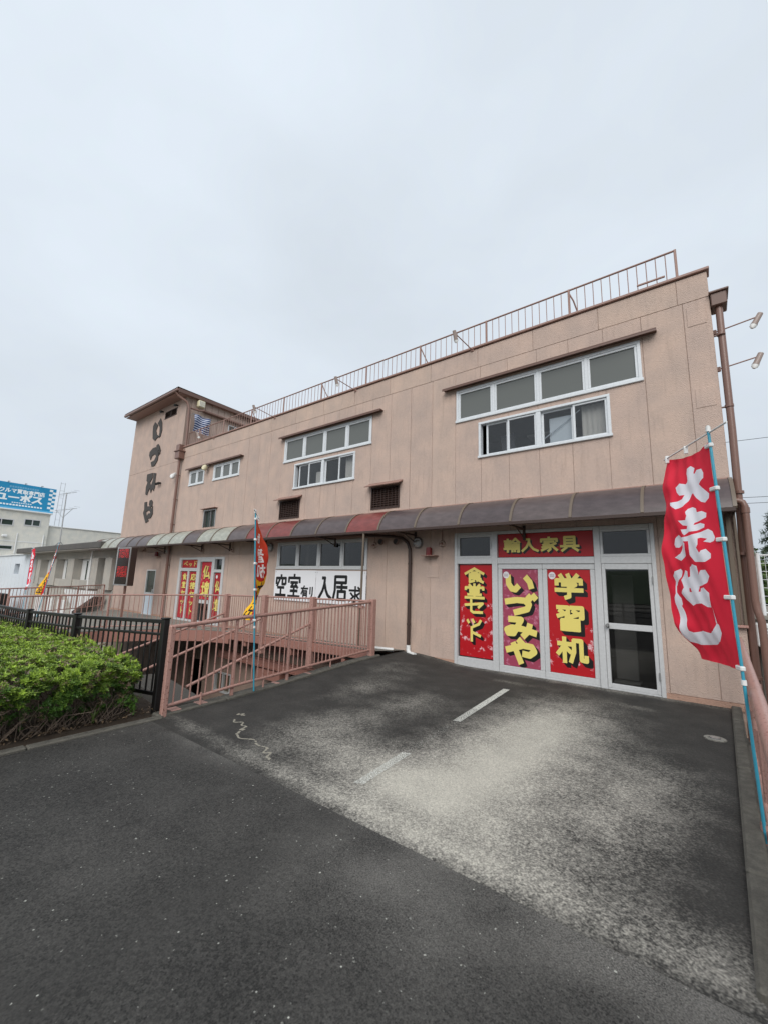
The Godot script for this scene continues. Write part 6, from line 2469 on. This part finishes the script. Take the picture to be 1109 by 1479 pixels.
func red_banner() -> Image:
	var im := Image.create(512, 1472, false, Image.FORMAT_RGB8)
	im.fill(Color(0.90, 0.13, 0.24))
	var W := Color(0.93, 0.93, 0.96)
	for t in ["54,11 63,15 62,19 63,21 69,18 78,19 82,24 82,29 76,31 72,33 79,38 90,46 89,50 82,53 75,51 68,46 61,40 57,41 53,47 46,52 34,54 25,50 23,47 35,46 43,44 46,40 38,40 31,36 28,31 36,27 48,29 52,26 50,22 46,18 47,13",
			"55,55 61,54 67,56 68,60 76,60 83,63 82,67 72,69 64,70 63,72 73,71 79,73 78,76 67,78 56,78 47,81 44,79 42,75 52,75 54,72 46,71 40,66 52,66 54,62 52,58",
			"28,82 34,80 41,83 53,82 70,80 83,78 89,81 92,87 90,90 85,91 75,89 81,87 72,85 55,87 42,87 39,90 31,93 23,93 21,90 25,84", "42,86 47,89 46,93 42,101 33,106 20,103 33,99 40,92",
			"53,86 68,85 68,91 65,94 69,99 72,97 78,96 84,101 83,105 75,108 59,107 52,101 52,98 53,91",
			"44,112 52,109 60,111 60,117 58,120 64,115 72,115 77,121 70,127 62,129 54,130 52,135 55,135 56,132 63,131 71,136 68,149 61,149 54,146 42,147 36,149 27,144 22,138 29,132 25,125 35,115 39,116 39,122 43,121",
			"27,114 29,116 26,122 17,128 13,132 13,138 18,143 17,149 15,151 19,164 19,174 25,175 40,172 54,173 63,170 71,163 75,164 77,171 69,179 55,183 28,186 9,185 5,180 8,168 7,148 8,143 11,139 11,132 13,127 12,122 18,117", "70,149 72,163 70,163"]:
		fill_outline(im, outline_of(t, 5.12, 7.36), W)
	fill_outline(im, outline_of("37,132 39,132 40,136 36,136", 5.12, 7.36), Color(0.90, 0.13, 0.24))
	return im

func orange_banner() -> Image:
	var im := Image.create(320, 1100, false, Image.FORMAT_RGB8)
	var f := noise(131, 0.01, 3)
	for y in 1100:
		for x in 320:
			var u := x / 320.0
			var v := y / 1100.0
			# red sheet printed orange at the top, with a yellow swoosh low down
			var c := Color(0.80, 0.26, 0.09).lerp(Color(0.75, 0.09, 0.07), smoothstep(0.1, 0.7, v))
			var sw := v - 0.62 + 0.25 * (u - 0.5) * (u - 0.5)
			if sw > 0.0 and u < 0.86 - 0.3 * sin((v - 0.62) * 6.0):
				c = Color(0.94, 0.72, 0.08)
			im.set_pixel(x, y, c)
	glyph(im, "大", Rect2(40, 690, 190, 130), 24, Color(0.06, 0.05, 0.05))
	glyph(im, "売", Rect2(40, 820, 180, 120), 18, Color(0.06, 0.05, 0.05))
	glyph(im, "出", Rect2(40, 945, 170, 120), 20, Color(0.06, 0.05, 0.05))
	glyph(im, "学", Rect2(70, 150, 180, 150), 22, Color(0.93, 0.90, 0.88))
	glyph(im, "習", Rect2(70, 320, 180, 150), 20, Color(0.93, 0.90, 0.88))
	glyph(im, "机", Rect2(70, 490, 180, 150), 22, Color(0.93, 0.90, 0.88))
	return im

func build_flags() -> void:
	var red := red_banner()
	var org := orange_banner()
	var b0 := V(-0.52, 0, -0.854)
	nobori("red_banner", "large red banner with white brush characters on a turquoise pole, close at the right edge", V(0.183, -0.03, 3.9), V(0.107, 2.85, 3.9), 2.74, 1.70, 0.6,
		[V(-0.447, 0, -0.89), V(-0.56, 0, -0.83), V(-0.66, 0, -0.75), V(-0.70, 0, -0.71), V(-0.66, 0, -0.75), V(-0.57, 0, -0.82), V(-0.36, 0, -0.93)], red, "red sale banners", b0)
	nobori("orange_banner", "orange and yellow banner with dark characters on the pole at the ramp railing", V(-5.095, 0.04, 4.10), V(-5.095, 2.545, 4.315), 2.46, 1.48, 0.45,
		[V(-0.71, 0, -0.63), V(-0.62, 0, -0.76), V(-0.56, 0, -0.83), V(-0.58, 0, -0.82), V(-0.76, 0, -0.59), V(-0.97, 0, -0.27)], org, "orange sale banners", V(-0.75, 0, -0.66))
	nobori("red_banner", "far red banner with white characters, leftmost of the banners by the bridge", V(-24.6, -0.6, 2.5), V(-24.75, 2.72, 2.5), 2.62, 1.85, 0.6,
		[V(0.98, 0, 0.10), V(0.99, 0, 0.0), V(0.99, 0, -0.03), V(0.99, 0, 0.06), V(0.97, 0, 0.24)], red, "red sale banners", V(0.98, 0, 0.1))
	nobori("orange_banner", "far orange and yellow banner leaning on its pole before the grey building's doors", V(-18.9, -0.2, 3.35), V(-18.75, 2.70, 3.05), 2.62, 1.85, 0.6,
		[V(-0.97, 0, -0.30), V(-0.97, 0, -0.25), V(-0.98, 0, -0.17), V(-0.99, 0, -0.03), V(-0.99, 0, 0.14)], org, "orange sale banners", V(-0.95, 0, -0.26))
